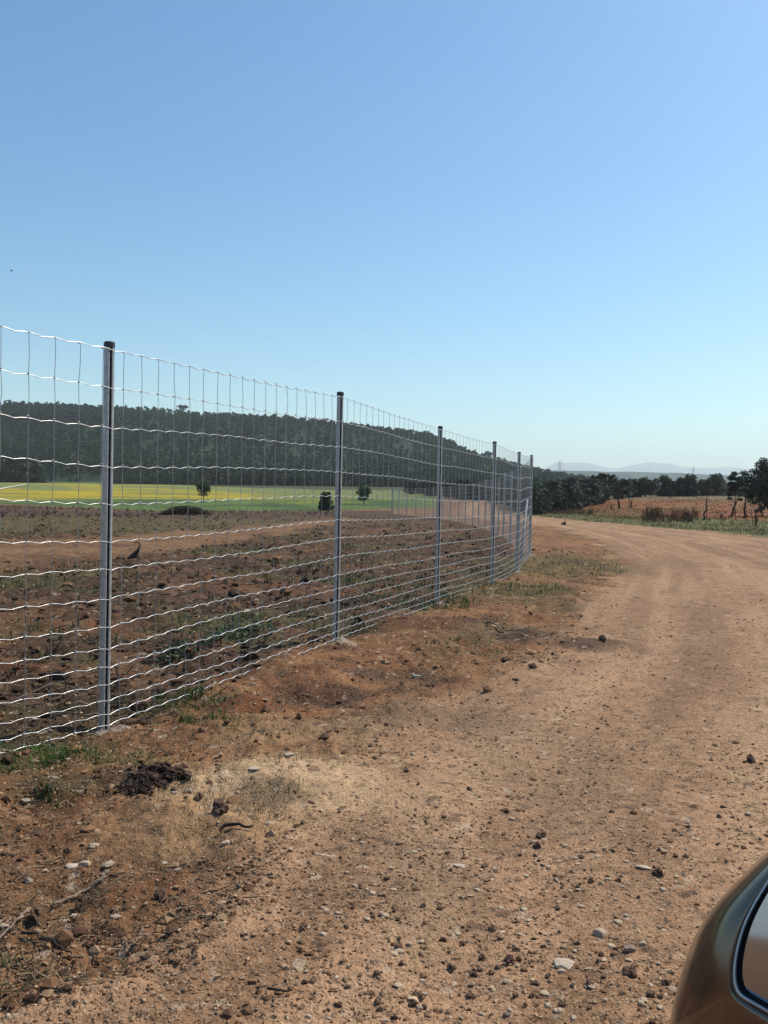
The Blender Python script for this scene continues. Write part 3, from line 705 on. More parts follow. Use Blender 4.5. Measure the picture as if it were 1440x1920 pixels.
# grass / tufts as stuff
def blades(P, h, w, rg, col, bend=.5, spread=None):
    n = len(P); a = rg.uniform(0, 6.283, n); d = np.stack([np.cos(a), np.sin(a), np.zeros(n)], 1); sd_ = np.stack([-np.sin(a), np.cos(a), np.zeros(n)], 1)
    h = np.broadcast_to(h, (n,)); w = np.broadcast_to(w, (n,)); bn = bend * rg.uniform(.2, 1.3, n) * h
    up = np.array([0, 0, 1.0])
    m = P + up * (h * .55)[:, None] + d * (bn * .3)[:, None]; tip = P + up * (h * rg.uniform(.75, 1.05, n))[:, None] + d * bn[:, None]
    V = np.stack([P - sd_ * w[:, None], P + sd_ * w[:, None], m + sd_ * (w * .75)[:, None], m - sd_ * (w * .75)[:, None], tip], 1).reshape(-1, 3)
    k = np.arange(n) * 5
    Q = np.stack([k, k + 1, k + 2, k + 3], 1); T3 = np.stack([k + 3, k + 2, k + 4], 1)
    c = np.repeat(np.asarray(col)[None, :] * rg.uniform(.55, 1.45, n)[:, None] * np.stack([rg.uniform(.8, 1.3, n), np.ones(n), np.ones(n)], 1), 5, 0)
    return V, Q, T3, c

def grass_obj(name, label, P, h, w, rg, col, cat, kind='stuff', bend=.5, group=None, mat=None):
    V, Q, T3, c = blades(P, h, w, rg, col, bend)
    o = mk(name, V, [Q, T3], mat or M_GRASS, None, c, False); return tag(o, label, cat, group, kind)

rgz = np.random.default_rng(123)
# verge strip beyond the road
n = 16000; px = rgz.uniform(985, 1700, n); lo = np.interp(px, [985, 1000, 1200, 1440, 1700], [971, 971, 986, 1007, 1036]); hi = np.interp(px, [985, 1200, 1440, 1700], [962, 969, 979, 996])
py = hi + (lo - hi) * rgz.uniform(0, 1, n); px0 = px
d = np.array([march(a, b_) for a, b_ in zip(np.linspace(985, 1700, 40), np.interp(np.linspace(985, 1700, 40), [985, 1000, 1200, 1440, 1700], [968, 968, 980, 998, 1025]))])
Yv = EYE / np.maximum((py - (937 + (px - 720) * .0087)) / FPX, .012); Yv = np.minimum(Yv, 75)
P = np.stack([(px - 720) / FPX * Yv, Yv, macro((px - 720) / FPX * Yv, Yv)], 1)
gn = fbm(P[:, 0] * .6, P[:, 1] * .6, 501, 3); kp = rgz.uniform(-.6, .5, n) < gn; P = P[kp]
grass_obj('verge_grass', 'grass growing along the far edge of the road', P, rgz.uniform(.04, .22, len(P)), .012, rgz, (.15, .128, .06), 'grass')
# sparse growth in the churned field
n = 9000; px = rgz.uniform(-150, 760, n); Yv = 6 + 60 * rgz.uniform(0, 1, n) ** .8; x = (px - 720) / FPX * Yv
zn = zones(x, Yv); gn = fbm(x * .55, Yv * .9, 181, 4)
kp = (zn[1] > .1) & (zn[2] < 0) & (rgz.uniform(-.1, .6, n) < gn)
x, Yv = x[kp], Yv[kp]
P = np.stack([x, Yv, height(x, Yv, None, False)], 1)
P = np.repeat(P, 4, 0) + np.concatenate([rgz.normal(0, .05, (len(P) * 4, 2)), np.zeros((len(P) * 4, 1))], 1)
grass_obj('field_weeds', 'sparse weeds in the churned field behind the fence', P, rgz.uniform(.03, .13, len(P)), .008, rgz, (.085, .10, .035), 'weeds')

def tuft(name, label, px, py, rad, n, h, w, col, cat='grass tuft', bend=.6, ry=None, seed=0):
    g = G(px, py); r_ = np.random.default_rng(seed + int(px * 3 + py)); a = r_.uniform(0, 6.283, n); rr = rad * np.sqrt(r_.uniform(0, 1, n))
    x = np.cos(a) * rr; y = np.sin(a) * rr * ((ry or rad) / rad)
    k = r_.uniform(-.55, .5, n) < fbm((x + px) * 9, (y + py) * 9, 61, 3) * 1.2; x, y = x[k], y[k]
    z = height(x + g.x, y + g.y) - g.z - .004
    V, Q, T3, c = blades(np.stack([x, y, z], 1), h * r_.uniform(.25, 1.25, len(x)) * np.clip(.8 + 1.4 * fbm((x + px) * 7, (y + py) * 7, 67, 2), .3, 1.6), w, r_, col, bend)
    o = mk(name, V, [Q, T3], M_GRASS, None, c, False); o.location = g; return tag(o, label, cat)
tag(tuft('grass', 'lush bright green grass patch under the fence at the left edge', 45, 1410, .36, 1900, .055, .0035, (.085, .145, .03), ry=.20), kind='stuff')
tag(tuft('grass', 'low green grass strip under the fence just right of the first post', 325, 1308, .42, 1100, .05, .0035, (.07, .115, .03), ry=.16), kind='stuff')
tuft('grass_tuft', 'dry yellowish grass tuft right of the bright green patch', 232, 1425, .16, 260, .07, .0028, (.22, .20, .08), bend=1.2, ry=.1)
tuft('grass_tuft', 'small dark green tuft in front of the bright green patch', 118, 1480, .11, 260, .06, .0035, (.05, .07, .022), ry=.08)
tuft('grass_tuft', 'tiny deep green tuft beside the small white stone', 95, 1440, .07, 160, .05, .0035, (.05, .12, .02), ry=.05)
tag(tuft('grass', 'green grass patch at the fence foot near the third post', 780, 1132, .7, 1100, .08, .006, (.075, .12, .03), ry=.7), kind='stuff')
tag(tuft('grass', 'olive grass on the verge mound by the corner post', 955, 1105, .8, 1300, .06, .006, (.12, .13, .045), ry=.7), kind='stuff')
tag(tuft('grass', 'olive grass on the verge beyond the corner post', 1050, 1060, 1.1, 1500, .06, .007, (.13, .13, .05), ry=1.8), kind='stuff')
tag(tuft('grass', 'faint green sprouts beside the road near the long twig', 880, 1220, .45, 420, .035, .004, (.10, .12, .05), ry=.3), kind='stuff')
tag(tuft('grass', 'small green sprouts on the verge below the grass strip', 395, 1345, .17, 300, .05, .0035, (.08, .12, .03), ry=.1), kind='stuff')
tag(tuft('grass', 'green growth seen through the fence right of the second post', 720, 1098, .9, 1200, .09, .007, (.075, .11, .03), ry=.8), kind='stuff')
tuft('grass_tuft', 'thin dark sprigs beside the weathered branch', 205, 1663, .09, 120, .035, .003, (.09, .095, .04), ry=.06)
# broad-leaved weed clump behind the fence
def weed(label, px, py, rad, n, leaf, colr, seed):
    g = G(px, py); r_ = np.random.default_rng(seed); mb = MB(); o = empty('leafy_weed', g); tag(o, label, 'weed')
    P = np.stack([r_.normal(0, rad * .45, n), r_.normal(0, rad * .4, n), np.abs(r_.normal(0, rad * .15, n)) + .01], 1); P[:, 2] += height(P[:, 0] + g.x, P[:, 1] + g.y) - g.z
    V, Q = leaves(P, r_.uniform(.6, 1.3, n) * leaf, r_); c = np.repeat(np.asarray(colr)[None, :] * r_.uniform(.5, 1.5, n)[:, None], 4, 0)
    mk('leaves', V, Q, M_GRASS, o, c, False)
    for k in range(9):
        a = r_.uniform(0, 6.283); q = r_.uniform(.2, .7) * rad; mb.tube([(0, 0, -.02), (math.cos(a) * q * .4, math.sin(a) * q * .4, rad * .25), (math.cos(a) * q, math.sin(a) * q, rad * .4)], [.006, .004, .002], 5)
    mb.build('stem', M_WOOD, o)
weed('leafy bright green weed clump behind the fence midway between the first two posts', 440, 1202, .36, 620, .019, (.125, .165, .085), 5)
weed('small leafy green weed left of the large weed clump behind the fence', 330, 1226, .25, 200, .017, (.11, .14, .07), 6)

n = 26000; px = rgz.uniform(-150, 1180, n); py = 1020 + 880 * rgz.uniform(0, 1, n) ** 1.3; Yv = EYE / ((py - (937 + (px - 720) * .0087)) / FPX); x = (px - 720) / FPX * Yv; zn = zones(x, Yv)
k = (zn[1] < .25) & (zn[0] < .05) & (rgz.uniform(-.25, .65, n) < fbm(x * 1.3, Yv * 1.3, 151, 4) + .3 * fbm(x * 5, Yv * 5, 155, 2)); x, Yv = x[k], Yv[k]
grass_obj('verge_growth', 'thin dry growth on the bare verge below the fence', np.stack([x, Yv, height(x, Yv) - .003], 1), rgz.uniform(.008, .045, len(x)) * (1 + .06 * Yv), .0014 * (1 + .12 * Yv), rgz, (.15, .13, .06), 'dry grass', bend=1.3)
n = 1100; px = rgz.uniform(-150, 1180, n); py = 1030 + 800 * rgz.uniform(0, 1, n) ** 1.2; Yv = EYE / ((py - (937 + (px - 720) * .0087)) / FPX); x = (px - 720) / FPX * Yv; zn = zones(x, Yv)
k = (zn[1] < .25) & (zn[0] < .05) & (splat(x, Yv, 470, 1500, 1., .8) < .3) & (rgz.uniform(-.3, .5, n) < fbm(x * 1.1, Yv * 1.1, 661, 4)); x, Yv = x[k], Yv[k]; z = height(x, Yv); mb = MB()
for i in range(len(x)):
    a = rgz.uniform(-.9, .9); L = rgz.uniform(.012, .06) * (.5 + .28 * Yv[i]); r_ = rgz.uniform(.0008, .0022) * (1 + .1 * Yv[i]); h = rgz.uniform(.0, .03); c = np.array([.11, .075, .055]) * rgz.uniform(.3, 1.9)
    mb.tube([(x[i], Yv[i], z[i] + .004), (x[i] + math.cos(a) * L / 2, Yv[i] + math.sin(a) * L / 2 + rgz.normal(0, .01), z[i] + h), (x[i] + math.cos(a) * L, Yv[i] + math.sin(a) * L, z[i] + h * .5)], [r_, r_ * .9, r_ * .4], 4, False, c)
tag(mb.build('verge_twigs', M_STONE), 'dark broken twigs scattered over the verge', 'twigs', None, 'stuff')
# ------------------------------------------------------------------ the wire fence
WZ = [0.03, .085, .155, .245, .34, .44, .55, .69, .84, .99, 1.19, 1.39, 1.59, 1.79, 1.985]
LEAN = math.tan(R(.55))
def post_mesh(h, sc=1.0):
    """pressed steel post: rounded C profile with a deep groove down its face"""
    prof = [(-.026, -.006), (-.025, .012), (-.017, .024), (0, .028), (.017, .024), (.025, .012), (.026, -.006), (.021, -.020), (.011, -.025), (.006, -.024), (.005, -.004), (-.005, -.004), (-.006, -.024), (-.011, -.025), (-.021, -.020)]
    P = np.array(prof) * sc; n = len(P); zs = [-.25, 0, h * .5, h]
    V = np.concatenate([np.stack([P[:, 0], P[:, 1], np.full(n, z)], 1) for z in zs])
    Q = []
    for a in range(len(zs) - 1):
        for j in range(n): Q.append((a * n + j, a * n + n + j, a * n + n + (j + 1) % n, a * n + (j + 1) % n))
    return V, np.array(Q)
def fence_run(root, pts, near, rg):
    pts = np.array(pts, float)
    base = np.array([float(height(np.array([p[0]]), np.array([p[1]]), None, False)[0]) for p in pts])
    for i, (p, bz) in enumerate(zip(pts, base)):
        if i == 0 and not near: continue
        a = pts[min(i + 1, len(pts) - 1)] - pts[max(i - 1, 0)]; ang = math.atan2(a[1], a[0])
        V, Q = post_mesh(2.02, 1.0 if i < len(pts) - 1 or near else 2.2)
        o = mk('post', V, Q, M_GALV, root, None, True)
        dz = .0
        o.location = (p[0], p[1], bz + dz); o.rotation_euler = (rg.normal(0, .004), LEAN + rg.normal(0, .003), 0)
        face = math.atan2(-p[0], p[1])          # the groove faces the road side
        o.rotation_mode = 'QUATERNION'
        rot = Matrix.Rotation(LEAN + rg.normal(0, .002), 3, 'Y') @ Matrix.Rotation(ang + (0.62 if near else 0), 3, 'Z') if False else Matrix.Rotation(LEAN + rg.normal(0, .002), 3, 'Y') @ Matrix.Rotation(-math.atan2(p[0], p[1]) + .33, 3, 'Z')
        o.rotation_quaternion = rot.to_quaternion()
        if near:
            for pl in o.data.polygons:
                k = pl.index % 15
            o.data.materials.append(M_GROOVE_SHADE)
            mi = np.array([1 if (k % 15) in (9, 10, 11) else 0 for k in range(len(o.data.polygons))], np.int32)
            o.data.polygons.foreach_set('material_index', mi)
            o.data.attributes.new('sharp_face', 'BOOLEAN', 'FACE')
            mb = MB()
            th = np.linspace(0, 2 * np.pi, 15, endpoint=False)
            pr = V[:15, :2] * 1.06; pr[9:13] = [(.008, -.0275), (.003, -.028), (-.003, -.028), (-.008, -.0275)]
            Vc = np.concatenate([np.c_[pr, np.full(15, 2.008)], np.c_[pr, np.full(15, 2.034)], np.c_[pr * .8, np.full(15, 2.04)], [[0, 0, 2.041]]])
            Qc = [(a_ * 15 + j, a_ * 15 + 15 + j, a_ * 15 + 15 + (j + 1) % 15, a_ * 15 + (j + 1) % 15) for a_ in range(2) for j in range(15)]
            Tc = [(30 + j, 45, 30 + (j + 1) % 15) for j in range(15)]
            mk('cap', Vc, [np.array(Qc), np.array(Tc)], M_CAP, o, None, False)
            # concrete footing: lumpy disc
            m_, q_ = 26, 6; Vf = []
            for rr, zz_ in [(.0, .015), (.035, .013), (.07, .008), (.10, -.001), (.13, -.03)]:
                for j in range(m_):
                    t = 2 * math.pi * j / m_; k = rr * (1 + .35 * float(fbm(np.array([math.cos(t) * 1.3 + i * 7]), np.array([math.sin(t) * 1.3]), 5, 3)[0]))
                    gx, gy = p[0] + k * math.cos(t) + .04, p[1] + k * math.sin(t) - .05
                    Vf.append((k * math.cos(t) + .04, k * math.sin(t) - .05, gz(gx, gy) - bz + zz_ * .8 + .012 * float(vnoise(np.array([k * 40 + j]), np.array([i * 3.3]), 8)[0])))
            Qf = [(a_ * m_ + j, a_ * m_ + m_ + j, a_ * m_ + m_ + (j + 1) % m_, a_ * m_ + (j + 1) % m_) for a_ in range(4) for j in range(m_)]
            f = mk('footing', Vf, np.array(Qf)[:, ::-1], M_CONC, o, None, True)
            f.matrix_parent_inverse = rot.to_4x4().inverted()
    # bays of crimped wire mesh, fixed on the road side of the posts
    seg = pts[1:] - pts[:-1]
    for i in range(len(pts) - 1):
        L = float(np.hypot(*seg[i])); d = seg[i] / L; nrm = np.array([d[1], -d[0]])
        off = .034 if near else .04
        a, b_ = pts[i] + nrm * off, pts[i + 1] + nrm * off
        mb = MB(); per = .15; nseg = max(2, int(round(L / per)))
        for wi, z in enumerate(WZ):
            if near:
                sub = 8; n = nseg * sub + 1; s = np.linspace(0, 1, n); ph = (s * nseg) % 1.0
                wv = .0085 * np.abs(np.sin(np.pi * ph)) - .0045
            else:
                n = 4; s = np.linspace(0, 1, n); wv = 0 * s
            slack = .006 * np.sin(s * np.pi * 2 + wi) + .005 * fbm(s * 6 + wi * 9 + i * 31, s * 0, 15, 2)
            zb = base[i] + (base[i + 1] - base[i]) * s
            x = a[0] + (b_[0] - a[0]) * s + LEAN * z; y = a[1] + (b_[1] - a[1]) * s
            r_ = (.0025 if wi in (0, len(WZ) - 1) else .0022) if near else .0045
            mb.tube(np.stack([x, y, zb + z + wv + slack], 1), r_ if i > 0 or not near else r_ * .8, 5 if near else 3, False)
        nq = sum(len(q) for q in mb.Q)
        nv = nseg if near else (nseg // 2 if pts[i][1] < 45 else nseg)
        for k in range(nv):
            s = (k + .5) / nv
            zs = np.array(WZ) if near else np.array([WZ[0], WZ[-1]])
            zs = np.sort(np.concatenate([zs, (zs[1:] + zs[:-1]) / 2])) if near else zs
            jit = rg.normal(0, .0035, len(zs)) if near else 0 * zs
            if near and i == 2 - 1 and k > nv - 8: jit[-3] += .016 * rg.uniform(.3, 1); jit[-2] += .02 * rg.uniform(.2, 1)
            zb = base[i] + (base[i + 1] - base[i]) * s
            x = a[0] + (b_[0] - a[0]) * s + d[0] * jit + LEAN * zs; y = a[1] + (b_[1] - a[1]) * s + d[1] * jit
            if near and i < 4:      # twisted knots where the wires cross
                for z in WZ:
                    kz = zb + z + .0045; kx = a[0] + (b_[0] - a[0]) * s + LEAN * z; ky = a[1] + (b_[1] - a[1]) * s
                    mb.tube([(kx - d[0] * .006, ky - d[1] * .006, kz), (kx + d[0] * .006, ky + d[1] * .006, kz + .002)], .0038, 5, False)
            mb.tube(np.stack([x + nrm[0] * .003, y + nrm[1] * .003, zb + zs], 1),   .0016 if near else .003, 4 if near else 3, False)
        if near and i < 4:          # wire ties round the post
            for z in WZ[1::2]:
                an = np.linspace(-.4, 3.5, 8); tp = [(pts[i + 1][0] + LEAN * z + .031 * math.cos(t_ + 1.1), pts[i + 1][1] + .031 * math.sin(t_ + 1.1), base[i + 1] + z + .004 * math.sin(t_ * 2)) for t_ in an]
                mb.tube(tp, .0018, 4, False)
        wm = mb.build('wire_mesh', [M_WIRE if near else M_GALV, M_UPR], root, True)
        mi = np.zeros(len(wm.data.polygons), np.int32); mi[nq:] = 1; wm.data.polygons.foreach_set('material_index', mi)
rgf = np.random.default_rng(8)
fence = empty('wire_fence', (0, 0, 0)); tag(fence, 'tall galvanised wire mesh fence beside the road, running up to the corner post', 'fence')
fence_run(fence, POSTS, True, rgf)
# corner strut leaning against the last post
mb = MB(); c = np.array([2.99, 18.03]); dr = np.array([-.27, -.96])
z0 = gz(c[0] + dr[0] * 1.1, c[1] + dr[1] * 1.1)
mb.tube([(c[0] + dr[0] * .03 - .05, c[1] + dr[1] * .03, 1.25), (c[0] + dr[0] * .6 - .05, c[1] + dr[1] * .6, .62), (c[0] + dr[0] * 1.2 - .05, c[1] + dr[1] * 1.2, -.05)], .024, 10)
mb.build('strut', mat_vary('dull_steel', (.16, .18, .20), (.24, .26, .28), 40, .6, metal=.2), fence)
fence2 = empty('wire_fence', (2.99, 18.03, 0)); tag(fence2, 'far stretch of wire fence seen through the near mesh, leading away from the corner post', 'fence')
def densify(P, step=3.0):
    P = np.array(P); s = np.concatenate([[0], np.cumsum(np.hypot(*(P[1:] - P[:-1]).T))]); n = int(s[-1] / step) + 1; t = np.linspace(0, s[-1], n)
    return [(float(np.interp(k, s, P[:, 0])), float(np.interp(k, s, P[:, 1]))) for k in t]
fence_run(fence2, densify(RUN2), False, rgf)
for o in list(fence2.children): o.matrix_parent_inverse = Matrix.Translation((-2.99, -18.03, 0))

# ------------------------------------------------------------------ stones, clods, sticks
def hull_variant(n, rg, flat=.6):
    bm = bmesh.new(); p = rg.normal(size=(n, 3)); p /= np.linalg.norm(p, axis=1)[:, None]; p *= rg.uniform(.75, 1, n)[:, None]
    p *= np.array([1, rg.uniform(.6, .9), flat * rg.uniform(.7, 1.2)])
    for q in p: bm.verts.new(q)
    r_ = bmesh.ops.convex_hull(bm, input=bm.verts); bmesh.ops.delete(bm, geom=[v for v in r_['geom_interior'] if isinstance(v, bmesh.types.BMVert)], context='VERTS')
    bmesh.ops.triangulate(bm, faces=bm.faces); bm.verts.index_update()
    V = np.array([v.co[:] for v in bm.verts]); T3 = np.array([[v.index for v in f.verts] for f in bm.faces]); bm.free(); return V, T3
def clod_variant(rg, sub=2, amp=.45):
    bm = bmesh.new(); bmesh.ops.create_icosphere(bm, subdivisions=sub, radius=1); bm.verts.index_update()
    V = np.array([v.co[:] for v in bm.verts]); T3 = np.array([[v.index for v in f.verts] for f in bm.faces]); bm.free()
    k = rg.integers(1000); d = 1 + amp * (fbm(V[:, 0] * 1.5 + k + V[:, 2] * .9, V[:, 1] * 1.5 + V[:, 2] * 1.1, k, 4)) + .35 * vnoise(V[:, 0] * 3.3 + V[:, 2] * 2, V[:, 1] * 3.3 - V[:, 2] * 2, k) + .3 * vnoise(V[:, 0] * 8 + V[:, 2] * 4, V[:, 1] * 8 - V[:, 2] * 5, k + 3)
    return V * d[:, None] * np.array([1, rg.uniform(.7, 1), rg.uniform(.55, .8)]), T3
rg = np.random.default_rng(2024)
peb = [hull_variant(11, rg) for _ in range(14)]; stv = [hull_variant(30, rg, .55) for _ in range(12)]; slab = [hull_variant(22, rg, .28) for _ in range(6)]
clods = [clod_variant(rg, 3, 1.0) for _ in range(10)]; crumb = [clod_variant(rg, 1, .9) for _ in range(5)] + [hull_variant(10, rg, .5) for _ in range(7)]

def scatter(name, label, x, y, s, variants, cols, rg, sink=.3, cat='gravel', mat=None):
    z = height(x, y); Vs, Ts, Cs = [], [], []; n = 0
    kk = rg.integers(0, len(variants), len(x)); aa = rg.uniform(0, 6.283, len(x)); ci = rg.integers(0, len(cols), len(x)); br = rg.uniform(.65, 1.3, len(x))
    for i in range(len(x)):
        V, T3 = variants[kk[i]]; ca, sa = math.cos(aa[i]), math.sin(aa[i])
        X = np.empty_like(V); X[:, 0] = (V[:, 0] * ca - V[:, 1] * sa) * s[i] + x[i]; X[:, 1] = (V[:, 0] * sa + V[:, 1] * ca) * s[i] + y[i]; X[:, 2] = V[:, 2] * s[i] + z[i] + s[i] * sink
        Vs.append(X); Ts.append(T3 + n); n += len(X); Cs.append(np.broadcast_to(cols[ci[i]] * br[i] * np.array([1.04, .97, .87]), (len(X), 3)))
    o = mk(name, np.concatenate(Vs), np.concatenate(Ts), mat or M_STONE, None, np.concatenate(Cs), False); return tag(o, label, cat, None, 'stuff')
def ground_pts(n, px0, px1, py0, py1, pw=1.0):
    px = rg.uniform(px0, px1, n); py = py0 + (py1 - py0) * rg.uniform(0, 1, n) ** pw
    Y = EYE / ((py - (937 + (px - 720) * .0087)) / FPX); return (px - 720) / FPX * Y, Y
PALE = [np.array(c) for c in [(.46, .34, .235), (.50, .39, .28), (.40, .27, .18), (.42, .29, .20), (.32, .21, .14)]]
SOILC = [np.array(c) for c in [(.19, .115, .072), (.26, .165, .105), (.15, .09, .058), (.22, .135, .085), (.33, .215, .14)]]
def sandy(x, y): return np.maximum(splat(x, y, 530, 1470, .62, .5), splat(x, y, 400, 1545, .4, .3))
x, y = ground_pts(26000, -150, 1650, 1060, 2050, .85); rd = seg_sd(x, y, ROAD); cl = fbm(x * 1.4, y * 1.4, 611, 4)
k = rg.uniform(-.75, .75, len(x)) < cl + .1 * (rd > 0); x, y = x[k], y[k]
scatter('gravel', 'pale gravel chips strewn over the dirt road and verge', x, y, np.clip(rg.lognormal(-5.75, .55, len(x)), .0016, .011) * (.9 + .05 * y), peb, PALE, rg, .15)
x, y = ground_pts(46000, -150, 1650, 1030, 2050, .75); u = x * .93 - y * .37; v = x * .37 + y * .93
cl = .8 * fbm(u * 1.3, v * .45, 617, 4) + .7 * fbm(x * 3.2, y * 3.2, 618, 3)
k = rg.uniform(-.45, .75, len(x)) < cl - .8 * sandy(x, y); x, y = x[k], y[k]
scatter('soil_crumbs', 'dark crumbs of soil littering the road and verge', x, y, np.clip(rg.lognormal(-5.85, .5, len(x)), .0018, .011) * (1 + .045 * y), crumb, SOILC, rg, .2)
x, y = ground_pts(36000, -100, 1650, 1005, 1900, 1.25); u = x * .93 - y * .37; v = x * .37 + y * .93
cl = .7 * fbm(u * .9, v * .4, 631, 4) + .8 * fbm(x * 2.2, y * 2.2, 632, 3)
k = (rg.uniform(-.35, .8, len(x)) < cl - sandy(x, y) - .25 * (y < 3.4)) & (y < 30); x, y = x[k], y[k]
scatter('road_clods', 'flat dark clods trodden into the dirt road', x, y, np.clip(rg.lognormal(-5.35, .45, len(x)), .0025, .015) * (.8 + .05 * y), crumb, [np.array(c) for c in [(.18, .11, .068), (.14, .082, .05), (.23, .145, .092), (.29, .19, .125), (.42, .30, .21), (.46, .34, .24)]], rg, .12, 'clods')
# the rough verge: reddish lumps, clods, straw
n = 19000; px = rg.uniform(-150, 1180, n); py = 1030 + 870 * rg.uniform(0, 1, n) ** 1.25; Yv = EYE / ((py - (937 + (px - 720) * .0087)) / FPX); x = (px - 720) / FPX * Yv; zn = zones(x, Yv)
k = (zn[1] < .1) & (zn[0] < .15) & (rg.uniform(-.6, .5, n) < fbm(x * 1.7, Yv * 1.7, 641, 4) - .9 * sandy(x, Yv)); x, Yv = x[k], Yv[k]
scatter('verge_clods', 'small reddish lumps of earth on the verge below the fence', x, Yv, np.clip(rg.lognormal(-4.95, .6, len(x)), .003, .036) * (.65 + .085 * Yv), crumb, [np.array(c) for c in [(.20, .11, .065), (.13, .07, .045), (.26, .16, .095), (.09, .055, .04), (.30, .20, .13)]], rg, .1, 'clods')
n = 8000; px = rg.uniform(-150, 1180, n); py = 1030 + 870 * rg.uniform(0, 1, n) ** 1.2; Yv = EYE / ((py - (937 + (px - 720) * .0087)) / FPX); x = (px - 720) / FPX * Yv; zn = zones(x, Yv)
k = (zn[1] < .3) & (zn[0] < .1) & (rg.uniform(-.5, .6, n) < fbm(x * 1.1, Yv * 1.1, 643, 4) - .8 * sandy(x, Yv)); x, Yv = x[k], Yv[k]; z = height(x, Yv); mb = MB()
for i in range(len(x)):
    a = rg.uniform(0, 6.283); L = rg.uniform(.015, .09); r_ = rg.uniform(.0007, .002) * (1 + .09 * Yv[i]); c = np.array([.28, .205, .125]) * rg.uniform(.2, 1.4); h = rg.uniform(0, .010)
    mb.tube([(x[i], Yv[i], z[i] + .002), (x[i] + math.cos(a) * L / 2, Yv[i] + math.sin(a) * L / 2, z[i] + h), (x[i] + math.cos(a + .3) * L, Yv[i] + math.sin(a + .3) * L, z[i] + h * .6)], [r_, r_, r_ * .5], 3, False, c)
tag(mb.build('straw_litter', M_STONE), 'dry straw and twig bits littering the verge', 'straw', None, 'stuff')
# churned field: clods, chips and broken twigs
n = 19000; px = rg.uniform(-150, 960, n); Yv = 3.6 + 42 * rg.uniform(0, 1, n) ** .9; x = (px - 720) / FPX * Yv; zn = zones(x, Yv)
k = (zn[1] > 0.05) & (zn[2] < .2) & (rg.uniform(-.6, .6, n) < fbm(x * .9, Yv * 1.6, 171, 4) + .15); x, Yv = x[k], Yv[k]
scatter('earth_clods', 'broken clods of dark earth in the churned field', x, Yv, np.clip(rg.lognormal(-3.8, .55, len(x)), .008, .075), crumb, [np.array(c) for c in [(.09, .055, .036), (.13, .07, .042), (.05, .034, .026), (.18, .10, .06)]], rg, .2, 'clods')
n = 3000; px = rg.uniform(-150, 860, n); Yv = 3.6 + 20 * rg.uniform(0, 1, n) ** .9; x = (px - 720) / FPX * Yv; zn = zones(x, Yv)
k = (zn[1] > 0.05) & (zn[2] < .2) & (rg.uniform(-.5, .7, n) < fbm(x * .7, Yv * 1.2, 619, 4) - .05); x, Yv = x[k], Yv[k]
scatter('field_chips', 'pale stone chips lying in the churned field', x, Yv, np.clip(rg.lognormal(-4.2, .4, len(x)), .006, .035), peb, PALE, rg, .2, 'chips')
mb = MB(); n = 3200; px = rg.uniform(-120, 900, n); Yv = 4.5 + 18 * rg.uniform(0, 1, n); x = (px - 720) / FPX * Yv; zn = zones(x, Yv)
k = (zn[1] > .1) & (zn[2] < 0) & (rg.uniform(-.4, .5, n) < fbm(x * .8, Yv * 1.4, 623, 3)); x, Yv = x[k], Yv[k]; z = height(x, Yv)
for i in range(len(x)):
    a = rg.uniform(-.7, .7); L = rg.uniform(.05, .3); r_ = rg.uniform(.002, .006); c = np.array([.20, .155, .115]) * rg.uniform(.35, 1.7)
    mb.tube([(x[i], Yv[i], z[i] + .01), (x[i] + math.cos(a) * L / 2, Yv[i] + math.sin(a) * L / 2, z[i] + rg.uniform(.01, .05)), (x[i] + math.cos(a) * L, Yv[i] + math.sin(a) * L, z[i] + rg.uniform(0, .06))], [r_, r_ * .9, r_ * .5], 4, False, c)
tag(mb.build('twig_litter', M_STONE), 'broken twigs littering the churned field', 'twigs', None, 'stuff')

def stone(name, label, px, py, wpx, kind, col, cat=None, group=None, turn=None, sink=.3, hs=1.0):
    """single stone or clod; wpx its width in the photograph"""
    g = G(px, py); V, T3 = (stv if kind == 's' else slab if kind == 'f' else clods)[rg.integers(6)]
    s = wpx / 2 * g.y / FPX; a = rg.uniform(0, 6.283) if turn is None else turn
    X = np.stack([(V[:, 0] * math.cos(a) - V[:, 1] * math.sin(a)), V[:, 0] * math.sin(a) + V[:, 1] * math.cos(a), V[:, 2] * hs], 1) * s
    X[:, 0] *= s / max(np.abs(X[:, 0]).max(), 1e-6)
    o = mk(name, X, T3, M_STONE, None, np.broadcast_to(np.asarray(col), (len(X), 3)), False)
    o.location = g + Vector((0, 0, s * (.22 if kind != 'f' else .08))); return tag(o, label, cat or ('clod' if kind == 'c' else 'stone'), group)
WHITE, PAL, GREY, BRN, DRK, BLK = (.54, .43, .33), (.48, .36, .255), (.33, .25, .19), (.24, .15, .095), (.14, .085, .06), (.08, .05, .036)
